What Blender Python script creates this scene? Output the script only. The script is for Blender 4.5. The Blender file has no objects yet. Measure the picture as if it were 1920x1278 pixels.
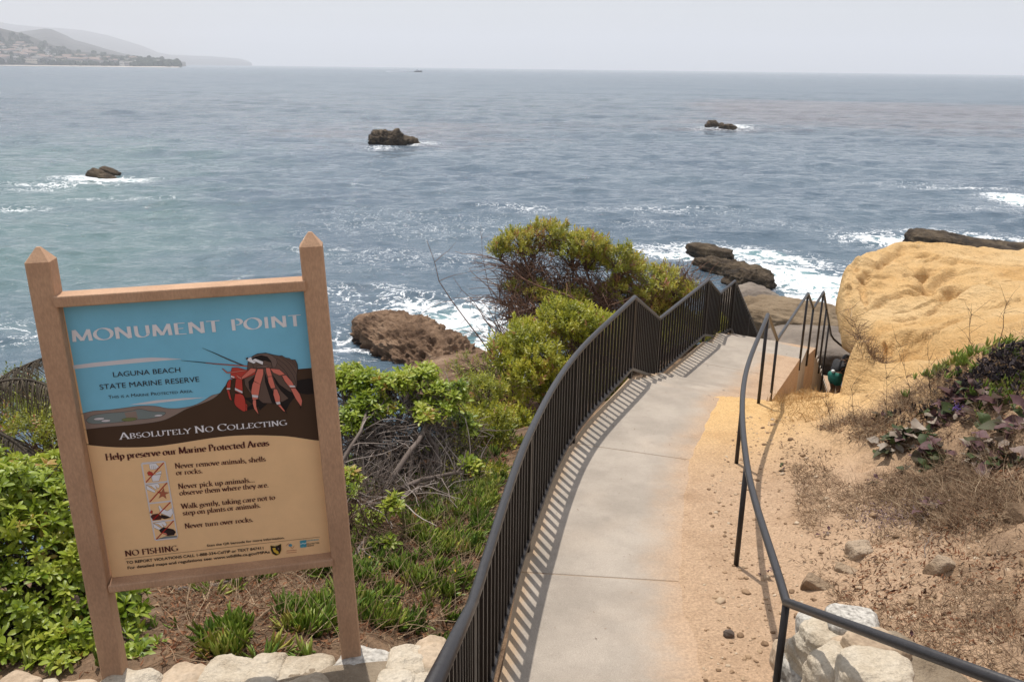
import bpy, bmesh, math, random
import numpy as np
from mathutils import Matrix, Vector

random.seed(5)
SC = bpy.context.scene
COL = SC.collection

# ------------------------------------------------------------------ camera
ZC = 11.0                                   # eye height above the sea
FPX, PITCH, ROLL = 1600.0, 0.30949, 0.01215
cp, sp_, cr_, sr_ = math.cos(PITCH), math.sin(PITCH), math.cos(ROLL), math.sin(ROLL)
cam_d = bpy.data.cameras.new('camera')
cam_d.sensor_width = 36.0
cam_d.lens = FPX / 1920 * 36.0
cam_d.clip_start = 0.05
cam_d.clip_end = 60000
cam = bpy.data.objects.new('camera', cam_d)
COL.objects.link(cam)
_D0 = Vector((0, -sp_, -cp)); _R0 = Vector((1, 0, 0)); _F0 = Vector((0, cp, -sp_))
_R = _R0 * cr_ - _D0 * sr_
_U = -(_R0 * sr_ + _D0 * cr_)
_m = Matrix((_R, _U, -_F0)).transposed().to_4x4()
_m.translation = Vector((0, 0, ZC))
cam.matrix_world = _m
SC.camera = cam

# ------------------------------------------------------------------ sky, sun, exposure
SUN_EL = math.radians(68)
SUN_AZ = math.radians(-23)                  # from +Y (view direction) towards -X (left)
world = bpy.data.worlds.new('World')
SC.world = world
world.use_nodes = True
wn, wl = world.node_tree.nodes, world.node_tree.links
wn.clear()
sky = wn.new('ShaderNodeTexSky')
sky.sky_type = 'NISHITA'
sky.sun_disc = False
sky.sun_elevation = SUN_EL
sky.sun_rotation = SUN_AZ
sky.altitude = 0
sky.air_density = 1.0
sky.dust_density = 3.0
sky.ozone_density = 1.0
# a thin marine layer: pale cloud veil mixed over the clear sky
veil = wn.new('ShaderNodeMix'); veil.data_type = 'RGBA'
veil.inputs['Factor'].default_value = 0.55
veil.inputs['B'].default_value = (7.5, 7.6, 7.85, 1)
bg = wn.new('ShaderNodeBackground')
bg.inputs['Strength'].default_value = 0.115
wo = wn.new('ShaderNodeOutputWorld')
wl.new(sky.outputs['Color'], veil.inputs['A'])
wl.new(veil.outputs['Result'], bg.inputs['Color'])
wl.new(bg.outputs['Background'], wo.inputs['Surface'])

sun_d = bpy.data.lights.new('sun', 'SUN')
sun_d.energy = 4.1
sun_d.angle = math.radians(0.6)
sun_d.color = (1.0, 0.945, 0.865)
sun = bpy.data.objects.new('sun', sun_d)
COL.objects.link(sun)
SUN_DIR = Vector((math.sin(SUN_AZ) * math.cos(SUN_EL), math.cos(SUN_AZ) * math.cos(SUN_EL), math.sin(SUN_EL)))
sun.rotation_euler = SUN_DIR.to_track_quat('Z', 'Y').to_euler()
sun.location = (0, 0, 60)

SC.view_settings.view_transform = 'Standard'
SC.view_settings.look = 'None'
SC.view_settings.exposure = 0.06
SC.view_settings.gamma = 1.0
SC.render.engine = 'CYCLES'
SC.cycles.use_denoising = True
SC.cycles.max_bounces = 6
SC.cycles.diffuse_bounces = 3
SC.cycles.glossy_bounces = 3
SC.cycles.transmission_bounces = 3
SC.cycles.volume_bounces = 1
SC.cycles.caustics_reflective = False
SC.cycles.caustics_refractive = False

# ------------------------------------------------------------------ helpers
def tag(o, label=None, cat=None, group=None, kind=None):
    if label: o['label'] = label
    if cat: o['category'] = cat
    if group: o['group'] = group
    if kind: o['kind'] = kind
    return o

def empty(name, loc=(0, 0, 0), label=None, cat=None, group=None):
    o = bpy.data.objects.new(name, None)
    o.empty_display_size = 0.2
    COL.objects.link(o)
    o.location = loc
    return tag(o, label, cat, group)

def pray(px, py):
    a, b = (px - 960) / FPX, (py - 639) / FPX
    u, v = cr_ * a + sr_ * b, -sr_ * a + cr_ * b
    return np.array([u, cp - v * sp_, -sp_ - v * cp])

def at(px, py, H):                           # point a drop H below the eye
    r = pray(px, py)
    p = r * (H / -r[2])
    return np.array([p[0], p[1], ZC - H])

def atY(px, py, Y):
    r = pray(px, py)
    p = r * (Y / r[1])
    return np.array([p[0], p[1], ZC + p[2]])

def _hash(ix, iy, iz):
    h = (ix.astype(np.int64) * 374761393 + iy.astype(np.int64) * 668265263 + iz.astype(np.int64) * 2147483647) & 0xffffffff
    h = ((h ^ (h >> 13)) * 1274126177) & 0xffffffff
    h = h ^ (h >> 16)
    return (h & 0xffffff) / float(0xffffff)

def vnoise(P):
    P = np.asarray(P, float)
    i = np.floor(P); f = P - i
    f = f * f * (3 - 2 * f)
    ix, iy, iz = i[:, 0], i[:, 1], i[:, 2]
    out = 0
    for dx in (0, 1):
        wx = f[:, 0] if dx else 1 - f[:, 0]
        for dy in (0, 1):
            wy = f[:, 1] if dy else 1 - f[:, 1]
            for dz in (0, 1):
                wz = f[:, 2] if dz else 1 - f[:, 2]
                out = out + wx * wy * wz * _hash(ix + dx, iy + dy, iz + dz)
    return out * 2 - 1

def fbm(P, octv=4, gain=0.5, ridged=False):
    P = np.asarray(P, float)
    s, a, t = 0, 1.0, 0
    for k in range(octv):
        n = vnoise(P * (2.03 ** k) + 17.3 * k)
        if ridged: n = 1 - 2 * np.abs(n)
        s = s + a * n; t += a; a *= gain
    return s / t

def n2(X, Y, sc, octv=4, seed=0.0, gain=0.5):
    X = np.asarray(X, float).ravel(); Y = np.asarray(Y, float).ravel()
    return fbm(np.stack([X * sc, Y * sc, np.full_like(X, seed + 0.37)], 1), octv, gain)

def sstep(a, b, x):
    t = np.clip((x - a) / (b - a), 0, 1)
    return t * t * (3 - 2 * t)

class MB:
    """collects pieces of one mesh"""
    def __init__(self): self.V = []; self.F = []; self.M = []; self.T = []; self.n = 0
    def add(self, V, F, tint=0.5, mat=0):
        V = np.asarray(V, float).reshape(-1, 3)
        if len(V) == 0: return
        t = np.full(len(V), tint) if np.isscalar(tint) else np.asarray(tint, float)
        self.V.append(V); self.T.append(t)
        if isinstance(F, np.ndarray) and F.ndim == 2:
            self.F.append((F + self.n, mat))
        else:
            by = {}
            for f in F: by.setdefault(len(f), []).append(f)
            for k, v in by.items(): self.F.append((np.array(v, int) + self.n, mat))
        self.n += len(V)
    def build(self, name, mats, parent=None, smooth=False, link=True):
        me = bpy.data.meshes.new(name)
        V = np.concatenate(self.V); T = np.concatenate(self.T)
        me.vertices.add(len(V)); me.vertices.foreach_set('co', V.astype(np.float32).ravel())
        idx = np.concatenate([f.ravel() for f, m in self.F])
        tot = np.concatenate([np.full(len(f), f.shape[1]) for f, m in self.F])
        mi = np.concatenate([np.full(len(f), m) for f, m in self.F])
        me.loops.add(len(idx)); me.loops.foreach_set('vertex_index', idx.astype(np.int32))
        me.polygons.add(len(tot))
        st = np.concatenate([[0], np.cumsum(tot)[:-1]])
        me.polygons.foreach_set('loop_start', st.astype(np.int32))
        me.polygons.foreach_set('loop_total', tot.astype(np.int32))
        me.polygons.foreach_set('material_index', mi.astype(np.int32))
        me.polygons.foreach_set('use_smooth', np.full(len(tot), bool(smooth)))
        a = me.attributes.new('tint', 'FLOAT', 'POINT'); a.data.foreach_set('value', T.astype(np.float32))
        me.update(calc_edges=True); me.validate()
        for m in (mats if isinstance(mats, (list, tuple)) else [mats]): me.materials.append(m)
        o = bpy.data.objects.new(name, me)
        if link: COL.objects.link(o)
        if parent is not None: o.parent = parent
        return o

def vattr(o, name, vals):
    a = o.data.attributes.new(name, 'FLOAT', 'POINT')
    a.data.foreach_set('value', np.asarray(vals, np.float32))

def box(x0, y0, z0, x1, y1, z1, b=0.0):
    """box with all edges chamfered by b"""
    if b <= 0:
        V = [(x, y, z) for x in (x0, x1) for y in (y0, y1) for z in (z0, z1)]
        F = [(0, 1, 3, 2), (4, 6, 7, 5), (0, 4, 5, 1), (2, 3, 7, 6), (0, 2, 6, 4), (1, 5, 7, 3)]
        return np.array(V), F
    bm = bmesh.new()
    vs = [bm.verts.new((x, y, z)) for x in (x0, x1) for y in (y0, y1) for z in (z0, z1)]
    for f in [(0, 1, 3, 2), (4, 6, 7, 5), (0, 4, 5, 1), (2, 3, 7, 6), (0, 2, 6, 4), (1, 5, 7, 3)]:
        bm.faces.new([vs[i] for i in f])
    bmesh.ops.recalc_face_normals(bm, faces=bm.faces)
    bmesh.ops.bevel(bm, geom=list(bm.edges), offset=b, segments=2, affect='EDGES', profile=0.5)
    bm.verts.index_update()
    V = np.array([v.co[:] for v in bm.verts]); F = [tuple(v.index for v in f.verts) for f in bm.faces]
    bm.free()
    return V, F

def sweep(pts, prof, closed=True, caps=True, up=(0, 0, 1)):
    """sweep a 2D profile (side, up) along pts with mitred corners"""
    P = np.asarray(pts, float); n = len(P); prof = np.asarray(prof, float); m = len(prof)
    V = []
    for i in range(n):
        a = P[i] - P[i - 1] if i > 0 else P[1] - P[0]
        b = P[i + 1] - P[i] if i < n - 1 else P[-1] - P[-2]
        a = a / np.linalg.norm(a); b = b / np.linalg.norm(b)
        t = a + b; t /= np.linalg.norm(t)
        s = np.cross(t, up); s /= np.linalg.norm(s)
        u = np.cross(s, t)
        c = max(0.35, float(np.dot(t, a)))
        # stretch along the bend direction
        bend = b - a; L = np.linalg.norm(bend)
        for (q, w) in prof:
            o = s * q + u * w
            if L > 1e-5:
                bd = bend / L
                o = o + bd * np.dot(o, bd) * (1 / c - 1)
            V.append(P[i] + o)
    F = []
    for i in range(n - 1):
        for k in range(m):
            k2 = (k + 1) % m
            F.append((i * m + k, i * m + k2, (i + 1) * m + k2, (i + 1) * m + k))
    if caps:
        F.append(tuple(range(m))[::-1]); F.append(tuple((n - 1) * m + k for k in range(m)))
    return np.array(V), F

def ngon_profile(r, k, rx=None):
    rx = rx or r
    return [(math.cos(2 * math.pi * (i + .5) / k) * rx, math.sin(2 * math.pi * (i + .5) / k) * r) for i in range(k)]

def tube(pts, radii, k=5):
    P = np.asarray(pts, float); n = len(P)
    R = np.full(n, radii) if np.isscalar(radii) else np.asarray(radii, float)
    T = np.gradient(P, axis=0); T /= np.linalg.norm(T, axis=1)[:, None] + 1e-9
    ref = np.array([0.31, 0.22, 0.92]) if abs(T[0][2]) < .9 else np.array([1., 0.1, 0])
    S = np.cross(T, ref); S /= np.linalg.norm(S, axis=1)[:, None] + 1e-9
    U = np.cross(S, T)
    a = np.arange(k) * 2 * math.pi / k
    V = P[:, None] + R[:, None, None] * (np.cos(a)[None, :, None] * S[:, None] + np.sin(a)[None, :, None] * U[:, None])
    i = np.arange(n - 1)[:, None] * k; j = np.arange(k)[None]; j2 = (np.arange(k) + 1) % k
    F = np.stack([i + j, i + j2, i + k + j2, i + k + j], -1).reshape(-1, 4)
    return V.reshape(-1, 3), F

def inst(Vt, Ft, R, loc, tint):
    """many copies of a template inside one mesh; R (N,3,3), loc (N,3), tint (N,) -> V, F, tints"""
    N = len(loc)
    V = np.einsum('nij,mj->nmi', R, Vt) + loc[:, None]
    F = Ft[None] + (np.arange(N) * len(Vt))[:, None, None]
    return V.reshape(-1, 3), F.reshape(-1, Ft.shape[1]), np.repeat(tint, len(Vt))

def frames(Z, spin, rng):
    """rotation matrices whose third column is Z (N,3), random spin about it"""
    Z = Z / (np.linalg.norm(Z, axis=1)[:, None] + 1e-9)
    ref = np.where(np.abs(Z[:, 2:3]) > .95, np.array([[1., 0, 0]]), np.array([[0, 0, 1.]]))
    X = np.cross(ref, Z); X /= np.linalg.norm(X, axis=1)[:, None] + 1e-9
    Y = np.cross(Z, X)
    c, s = np.cos(spin)[:, None], np.sin(spin)[:, None]
    return np.stack([X * c + Y * s, -X * s + Y * c, Z], -1)

# ------------------------------------------------------------------ materials
def mat(name, cols, scale=6.0, detail=6.0, rough=0.8, bump=None, metallic=0.0, attr=None, mixn=0.5,
        trans=0.0, coords='obj', stretch=None, spec=0.5, rough_var=0.0, fine=None):
    """colour ramp driven by noise (and by a per-vertex attribute where given)"""
    m = bpy.data.materials.new(name); m.use_nodes = True
    N, L = m.node_tree.nodes, m.node_tree.links
    b = N['Principled BSDF']; out = N['Material Output']
    b.inputs['Roughness'].default_value = rough; b.inputs['Metallic'].default_value = metallic
    b.inputs['Specular IOR Level'].default_value = spec
    if coords == 'obj':
        tc = N.new('ShaderNodeTexCoord'); vec = tc.outputs['Object']
    else:
        tc = N.new('ShaderNodeNewGeometry'); vec = tc.outputs['Position']
    if stretch:
        mp = N.new('ShaderNodeMapping'); mp.inputs['Scale'].default_value = stretch
        L.new(vec, mp.inputs['Vector']); vec = mp.outputs['Vector']
    nz = N.new('ShaderNodeTexNoise'); nz.inputs['Scale'].default_value = scale
    nz.inputs['Detail'].default_value = detail; nz.inputs['Roughness'].default_value = 0.62
    L.new(vec, nz.inputs['Vector'])
    fac = nz.outputs['Fac']
    if attr:
        at_ = N.new('ShaderNodeAttribute'); at_.attribute_name = attr
        mx = N.new('ShaderNodeMix'); mx.inputs['Factor'].default_value = mixn
        L.new(at_.outputs['Fac'], mx.inputs['A']); L.new(fac, mx.inputs['B']); fac = mx.outputs['Result']
    rp = N.new('ShaderNodeValToRGB'); L.new(fac, rp.inputs['Fac'])
    e = rp.color_ramp.elements
    while len(e) < len(cols): e.new(0.5)
    for i, (p, c) in enumerate(cols):
        e[i].position = p; e[i].color = (*c, 1)
    col = rp.outputs['Color']
    if fine:                                  # speckle: (scale, strength)
        n3 = N.new('ShaderNodeTexNoise'); n3.inputs['Scale'].default_value = fine[0]; n3.inputs['Detail'].default_value = 3
        L.new(vec, n3.inputs['Vector'])
        mr = N.new('ShaderNodeMapRange'); mr.inputs['From Min'].default_value = .3; mr.inputs['From Max'].default_value = .7
        mr.inputs['To Min'].default_value = 1 - fine[1]; mr.inputs['To Max'].default_value = 1 + fine[1]
        L.new(n3.outputs['Fac'], mr.inputs['Value'])
        mm = N.new('ShaderNodeVectorMath'); mm.operation = 'MULTIPLY'
        L.new(col, mm.inputs[0]); L.new(mr.outputs['Result'], mm.inputs[1]); col = mm.outputs['Vector']
    L.new(col, b.inputs['Base Color'])
    if rough_var:
        mr = N.new('ShaderNodeMapRange'); mr.inputs['To Min'].default_value = rough - rough_var; mr.inputs['To Max'].default_value = min(1, rough + rough_var)
        L.new(nz.outputs['Fac'], mr.inputs['Value']); L.new(mr.outputs['Result'], b.inputs['Roughness'])
    if bump:                                  # list of (scale, distance) pairs
        h = None
        for (s, d) in bump:
            bn = N.new('ShaderNodeTexNoise'); bn.inputs['Scale'].default_value = s; bn.inputs['Detail'].default_value = 8
            bn.inputs['Roughness'].default_value = 0.65
            L.new(vec, bn.inputs['Vector'])
            mu = N.new('ShaderNodeMath'); mu.operation = 'MULTIPLY'; mu.inputs[1].default_value = d
            L.new(bn.outputs['Fac'], mu.inputs[0])
            if h is None: h = mu.outputs[0]
            else:
                ad = N.new('ShaderNodeMath'); L.new(h, ad.inputs[0]); L.new(mu.outputs[0], ad.inputs[1]); h = ad.outputs[0]
        bp = N.new('ShaderNodeBump'); bp.inputs['Distance'].default_value = 1.0
        bp.inputs['Strength'].default_value = 1.0
        L.new(h, bp.inputs['Height']); L.new(bp.outputs['Normal'], b.inputs['Normal'])
    if trans > 0:
        tr = N.new('ShaderNodeBsdfTranslucent'); L.new(col, tr.inputs['Color'])
        ms = N.new('ShaderNodeMixShader'); ms.inputs['Fac'].default_value = trans
        L.new(b.outputs['BSDF'], ms.inputs[1]); L.new(tr.outputs['BSDF'], ms.inputs[2])
        L.new(ms.outputs['Shader'], out.inputs['Surface'])
    return m

def flat(name, c, rough=0.5, var=0.08, spec=0.5):
    lo = tuple(max(0, x * (1 - var)) for x in c); hi = tuple(min(1, x * (1 + var)) for x in c)
    return mat(name, [(.3, lo), (.7, hi)], scale=9, rough=rough, spec=spec)
# ------------------------------------------------------------------ ramp and stairs: left edge, right edge, drop below the eye
ST = [((-.28, .2), (2.12, .2), 1.65), ((-.20, 3.9), (1.60, 4.1), 3.76), ((-.06, 4.61), (1.70, 4.85), 3.81), ((.15, 6.41), (1.90, 6.18), 3.93),
      ((.71, 8.95), (2.46, 8.39), 4.07), ((1.67, 11.44), (3.22, 10.42), 4.19), ((2.43, 13.55), (4.12, 12.65), 5.02),
      ((3.79, 16.13), (5.40, 15.14), 5.12), ((4.32, 17.29), (5.92, 16.26), 5.45), ((4.76, 17.97), (6.36, 16.98), 5.50)]
_hd = np.array([math.sin(math.radians(27)), math.cos(math.radians(27))])
_l9, _r9 = np.array(ST[9][0]), np.array(ST[9][1])
ST.append((tuple(_l9 + _hd * 3.6), tuple(_r9 + _hd * 3.6), 5.5 + .64 * 3.6))
ST.append((tuple(_l9 + _hd * 5.2), tuple(_r9 + _hd * 5.2), 5.5 + .64 * 3.6 + .02))
SL = np.array([s[0] for s in ST]); SR = np.array([s[1] for s in ST]); SH = np.array([s[2] for s in ST])
SCn = (SL + SR) / 2; SW = np.linalg.norm(SR - SL, axis=1) / 2

def path_coord(X, Y):
    """signed sideways distance from the path's middle line, half width and drop there"""
    best = np.full(X.shape, 1e9); sd = np.zeros_like(X); hw = np.zeros_like(X); hh = np.zeros_like(X)
    for i in range(len(ST) - 1):
        a, b = SCn[i], SCn[i + 1]; d = b - a; L2 = d @ d
        t = np.clip(((X - a[0]) * d[0] + (Y - a[1]) * d[1]) / L2, 0, 1)
        ex, ey = X - a[0] - t * d[0], Y - a[1] - t * d[1]
        ds = np.hypot(ex, ey); k = ds < best
        side = np.sign(d[1] * ex - d[0] * ey)
        best = np.where(k, ds, best); sd = np.where(k, ds * side, sd)
        hw = np.where(k, SW[i] * (1 - t) + SW[i + 1] * t, hw); hh = np.where(k, SH[i] * (1 - t) + SH[i + 1] * t, hh)
    return sd, hw, hh

# ------------------------------------------------------------------ terrain: drop below the eye at known spots
GC = [  # left of the railing
 (-1.7, 3.6, 2.95), (-.9, 3.7, 3.0), (-.35, 3.9, 3.5), (-1.7, 2.6, 2.95), (-.6, 2.2, 2.9), (-3, 2.5, 2.9), (-5, 3, 3.3),
 (-3, 4.6, 3.3), (-1.5, 5, 3.4), (-.5, 5, 3.75), (-.2, 6.4, 4.0), (-1.5, 6.6, 3.85), (-3, 6.5, 3.9), (-5, 6, 4.3),
 (-.1, 7.8, 4.15), (.35, 9, 4.25), (-1.5, 8.4, 4.25), (-3.2, 8.4, 4.5), (-6, 8, 5.6), (-1.3, 9.9, 4.6), (.2, 10.4, 4.6), (.95, 11.3, 4.6), (-3, 9.8, 5.0),
 (-1.8, 11.5, 5.6), (-.2, 12, 5.9), (1.2, 13, 5.6), (-5, 11, 8.3), (-1, 13.5, 7.6), (1, 15, 6.4), (2.3, 15, 5.4), (3, 16.8, 5.65), (2, 17.5, 6.9),
 (.3, 17, 9), (-2, 16, 10.6), (-6, 14, 11), (3.6, 18.4, 6.0), (3.4, 20, 7.6), (1.5, 20, 10.3), (4.6, 21.5, 9.2), (3, 23.5, 11), (-10, 9, 9.5), (-10, 14, 11.4), (-10, 3, 4.2),
 (-2, 20, 11.6), (6, 24.5, 9.6), (5, 27, 11.2), (9, 26, 10.0), (9, 29, 11.4), (0, 24, 11.6), (-8, 22, 12), (0, 29, 12), (14, 29, 11.6),
 # near, behind the picture's lower edge
 (-.6, .2, 1.75), (-3, .3, 1.9), (3.3, .3, 1.6), (6, .5, 1.2), (-8, -2, 2), (8, -2, 1.2), (0, -3, 1.65),
 # right of the handrail
 (2.0, 2.4, 2.9), (2.0, 4.2, 3.66), (2.35, 4.3, 3.45), (3, 3.2, 2.75), (2.15, 6.18, 3.88), (2.7, 8.3, 4.0), (3.5, 10.3, 4.14), (3.1, 6, 3.55), (2.9, 5, 3.4), (4, 5, 2.95), (5.5, 5, 2.3),
 (3.5, 8, 3.8), (4.6, 7.2, 3.15), (6, 7.5, 2.4), (8, 7.5, 1.8), (4.4, 9.3, 3.55), (5.2, 9.2, 3.08), (6.2, 9.5, 2.66), (8, 9.4, 2.15), (11, 9, 2.3), (4.2, 10.6, 4.2),
 (5.2, 10.6, 4.15), (4.0, 11.4, 4.5), (4.6, 12.5, 4.95), (4.9, 13.6, 5.25), (5.6, 14.6, 5.72), (6.3, 15.6, 6.05), (6.9, 16.6, 6.5), (5.2, 12.2, 4.62), (6, 13.3, 5.1), (6.9, 14.6, 5.5),
 (7.6, 11, 4.1), (9, 12, 4.4), (7.9, 18, 7.4), (8.6, 20, 8.2), (12, 12, 4.5), (16, 12, 4), (16, 20, 6), (16, 26, 10.5), (16, 6, 1.6)]
GC = np.array(GC)

class RBF:
    def __init__(self, P, v, smooth=1e-3):
        self.P = np.asarray(P, float); n = len(P)
        K = self.k(np.linalg.norm(self.P[:, None] - self.P[None], axis=2)) + smooth * np.eye(n)
        A = np.zeros((n + 3, n + 3)); A[:n, :n] = K; A[:n, n] = 1; A[:n, n + 1:] = self.P; A[n, :n] = 1; A[n + 1:, :n] = self.P.T
        self.w = np.linalg.solve(A, np.r_[v, 0, 0, 0])
    def k(self, r): return np.sqrt(r * r + .25)
    def __call__(self, X, Y):
        X = np.asarray(X, float).ravel(); Y = np.asarray(Y, float).ravel(); out = np.empty(len(X)); n = len(self.P)
        for s in range(0, len(X), 50000):
            x, y = X[s:s + 50000], Y[s:s + 50000]
            r = np.hypot(x[:, None] - self.P[:, 0], y[:, None] - self.P[:, 1])
            out[s:s + 50000] = self.k(r) @ self.w[:n] + self.w[n] + self.w[n + 1] * x + self.w[n + 2] * y
        return out
_g = RBF(GC[:, :2], GC[:, 2])

# ------------------------------------------------------------------ sandstone headland: surface through sighted points (pixel, forward distance)
BP = [(1560, 765, 11.0), (1600, 745, 11.8), (1625, 700, 13.2), (1605, 712, 13.2), (1700, 700, 12.3), (1625, 665, 15), (1650, 640, 15.5), (1608, 640, 16.2), (1640, 600, 17.5), (1596, 600, 18.0),
      (1580, 540, 19.6), (1620, 520, 20.6), (1600, 497, 21.2), (1640, 478, 22.4), (1700, 460, 23.2), (1800, 470, 22.8), (1920, 482, 22.2), (1800, 530, 20), (1700, 540, 20),
      (1920, 560, 17.5), (1800, 620, 15), (1920, 620, 13), (1780, 690, 12), (1900, 660, 11.4), (1660, 740, 11.2), (1720, 600, 17)]
_bp = np.array([atY(*p) for p in BP])
BPX = np.vstack([_bp[:, :2], [[15, 22], [15, 14], [19, 20], [12, 10.5]]]); BPH = np.r_[ZC - _bp[:, 2], 4.4, 3.8, 4.2, 3.2]
_b = RBF(BPX, BPH, .02)
BC = np.array([10.5, 17.0])
BO = np.array([(4.55, 11.3), (5.1, 12.4), (5.85, 13.5), (6.62, 14.9), (7.05, 15.9), (7.42, 17.2), (7.55, 18.2), (7.58, 19.3), (8.1, 20.5), (8.8, 21.9), (9.6, 23.0),
               (11.2, 23.7), (14, 23.6), (17.5, 23), (20, 19), (19, 13), (14, 10), (9, 9.2), (6.2, 9.9), (5.0, 10.5)])
_ba = np.arctan2(BO[:, 1] - BC[1], BO[:, 0] - BC[0]); _br = np.hypot(BO[:, 0] - BC[0], BO[:, 1] - BC[1])
_o = np.argsort(_ba); _ba, _br = _ba[_o], _br[_o]
def brad(th):
    return np.interp(th, np.r_[_ba - 2 * math.pi, _ba, _ba + 2 * math.pi], np.r_[_br, _br, _br])

def gH(X, Y, rough=True):
    """terrain drop below the eye"""
    X = np.asarray(X, float).ravel(); Y = np.asarray(Y, float).ravel()
    h = _g(X, Y)
    sd, hw, hh = path_coord(X, Y)
    if rough:
        far = sstep(.1, .9, np.abs(sd) - hw)
        h = h + far * (n2(X, Y, .55, 4, 3) * .16 + n2(X, Y, 2.3, 4, 9) * (.07 + .09 * (sd > 1.5)) + (sd > 1.5) * np.abs(n2(X, Y, 5.5, 3, 19)) * .07 + sstep(1.5, 2.6, sd) * (1 - sstep(9.5, 11, Y)) * (.16 * n2(X, Y, 1.0, 4, 33) + .11 * (1 - np.abs(n2(X, Y, 1.7, 4, 35)) * 2.5) - .05)) + n2(X, Y, 7, 4, 5) * .022
        cl = sstep(5.6, 7.5, h)                      # the cliff is broken rock
        h = h + cl * n2(X, Y, 1.1, 5, 12) * .55
    # sandstone covers the terrain inside its outline
    th = np.arctan2(Y - BC[1], X - BC[0]); f = np.hypot(X - BC[0], Y - BC[1]) / brad(th)
    h = np.where(f < .97, np.maximum(h, _b(X, Y) + .5), h)
    # under the slab
    inside = (sd > -hw - .12) & (sd < hw - .85)
    ramp = hh < 4.195
    h = np.where(inside, np.maximum(h, hh + .14), h)
    a = sstep(hw - .98, hw - .18, sd)
    sandy = hh + .055 - .085 * a + n2(X, Y, 3.1, 4, 21) * .009
    edge = (sd >= hw - .85) & (sd < hw + .55)
    k = sstep(hw + .05, hw + .55, sd)
    h = np.where(edge & ramp, sandy * (1 - k) + h * k, h)
    h = np.where(edge & ~ramp & (sd < hw + .1), np.maximum(h, hh + .35), h)
    lf = (sd <= -hw - .12) & (sd > -hw - .5)
    h = np.where(lf, np.maximum(h, hh + .07), h)
    st = (Y < 4.0) & (np.abs(sd) < hw + .02)
    h = np.where(st, np.maximum(h, hh + .45), h)
    return h

GX0, GX1, GY0, GY1 = -13.0, 20.0, -6.0, 30.0
def axis(a, b, c0, c1, fine, coarse):
    v = [a]
    while v[-1] < b:
        x = v[-1]; d = max(c0 - x, x - c1, 0)
        v.append(x + fine + (coarse - fine) * min(1, d / 6))
    return np.array(v)
gx = axis(GX0, GX1, -4.5, 8.0, .05, .3); gy = axis(GY0, GY1, 2.8, 16.0, .05, .3)
_X, _Y = np.meshgrid(gx, gy)
_H = gH(_X, _Y)
nx, ny = len(gx), len(gy)
_i = np.arange(nx * ny).reshape(ny, nx)
mb = MB()
mb.add(np.stack([_X.ravel(), _Y.ravel(), ZC - _H], 1), np.stack([_i[:-1, :-1], _i[:-1, 1:], _i[1:, 1:], _i[1:, :-1]], -1).reshape(-1, 4))
_sd, _hw, _hh = path_coord(_X.ravel(), _Y.ravel())
HGRID = _H.reshape(ny, nx)
def gz(X, Y):
    """height of the built terrain"""
    X = np.asarray(X, float); Y = np.asarray(Y, float); sh = X.shape
    X = X.ravel(); Y = Y.ravel()
    i = np.clip(np.searchsorted(gx, X) - 1, 0, nx - 2); j = np.clip(np.searchsorted(gy, Y) - 1, 0, ny - 2)
    u = np.clip((X - gx[i]) / (gx[i + 1] - gx[i]), 0, 1); v = np.clip((Y - gy[j]) / (gy[j + 1] - gy[j]), 0, 1)
    H = (HGRID[j, i] * (1 - u) + HGRID[j, i + 1] * u) * (1 - v) + (HGRID[j + 1, i] * (1 - u) + HGRID[j + 1, i + 1] * u) * v
    return (ZC - H).reshape(sh)
def gp(px, py, y0=2.6, y1=24.0):
    """where the sight line of a pixel meets the terrain"""
    r = pray(px, py); Ys = np.linspace(y0, y1, 1500)
    P = r[None] * (Ys / r[1])[:, None]
    zz = gz(P[:, 0], P[:, 1]); d = P[:, 2] + ZC - zz; k = np.argmax(d <= 0) if (d <= 0).any() else int(np.argmin(d))
    return np.array([P[k, 0], P[k, 1], zz[k]])

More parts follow.
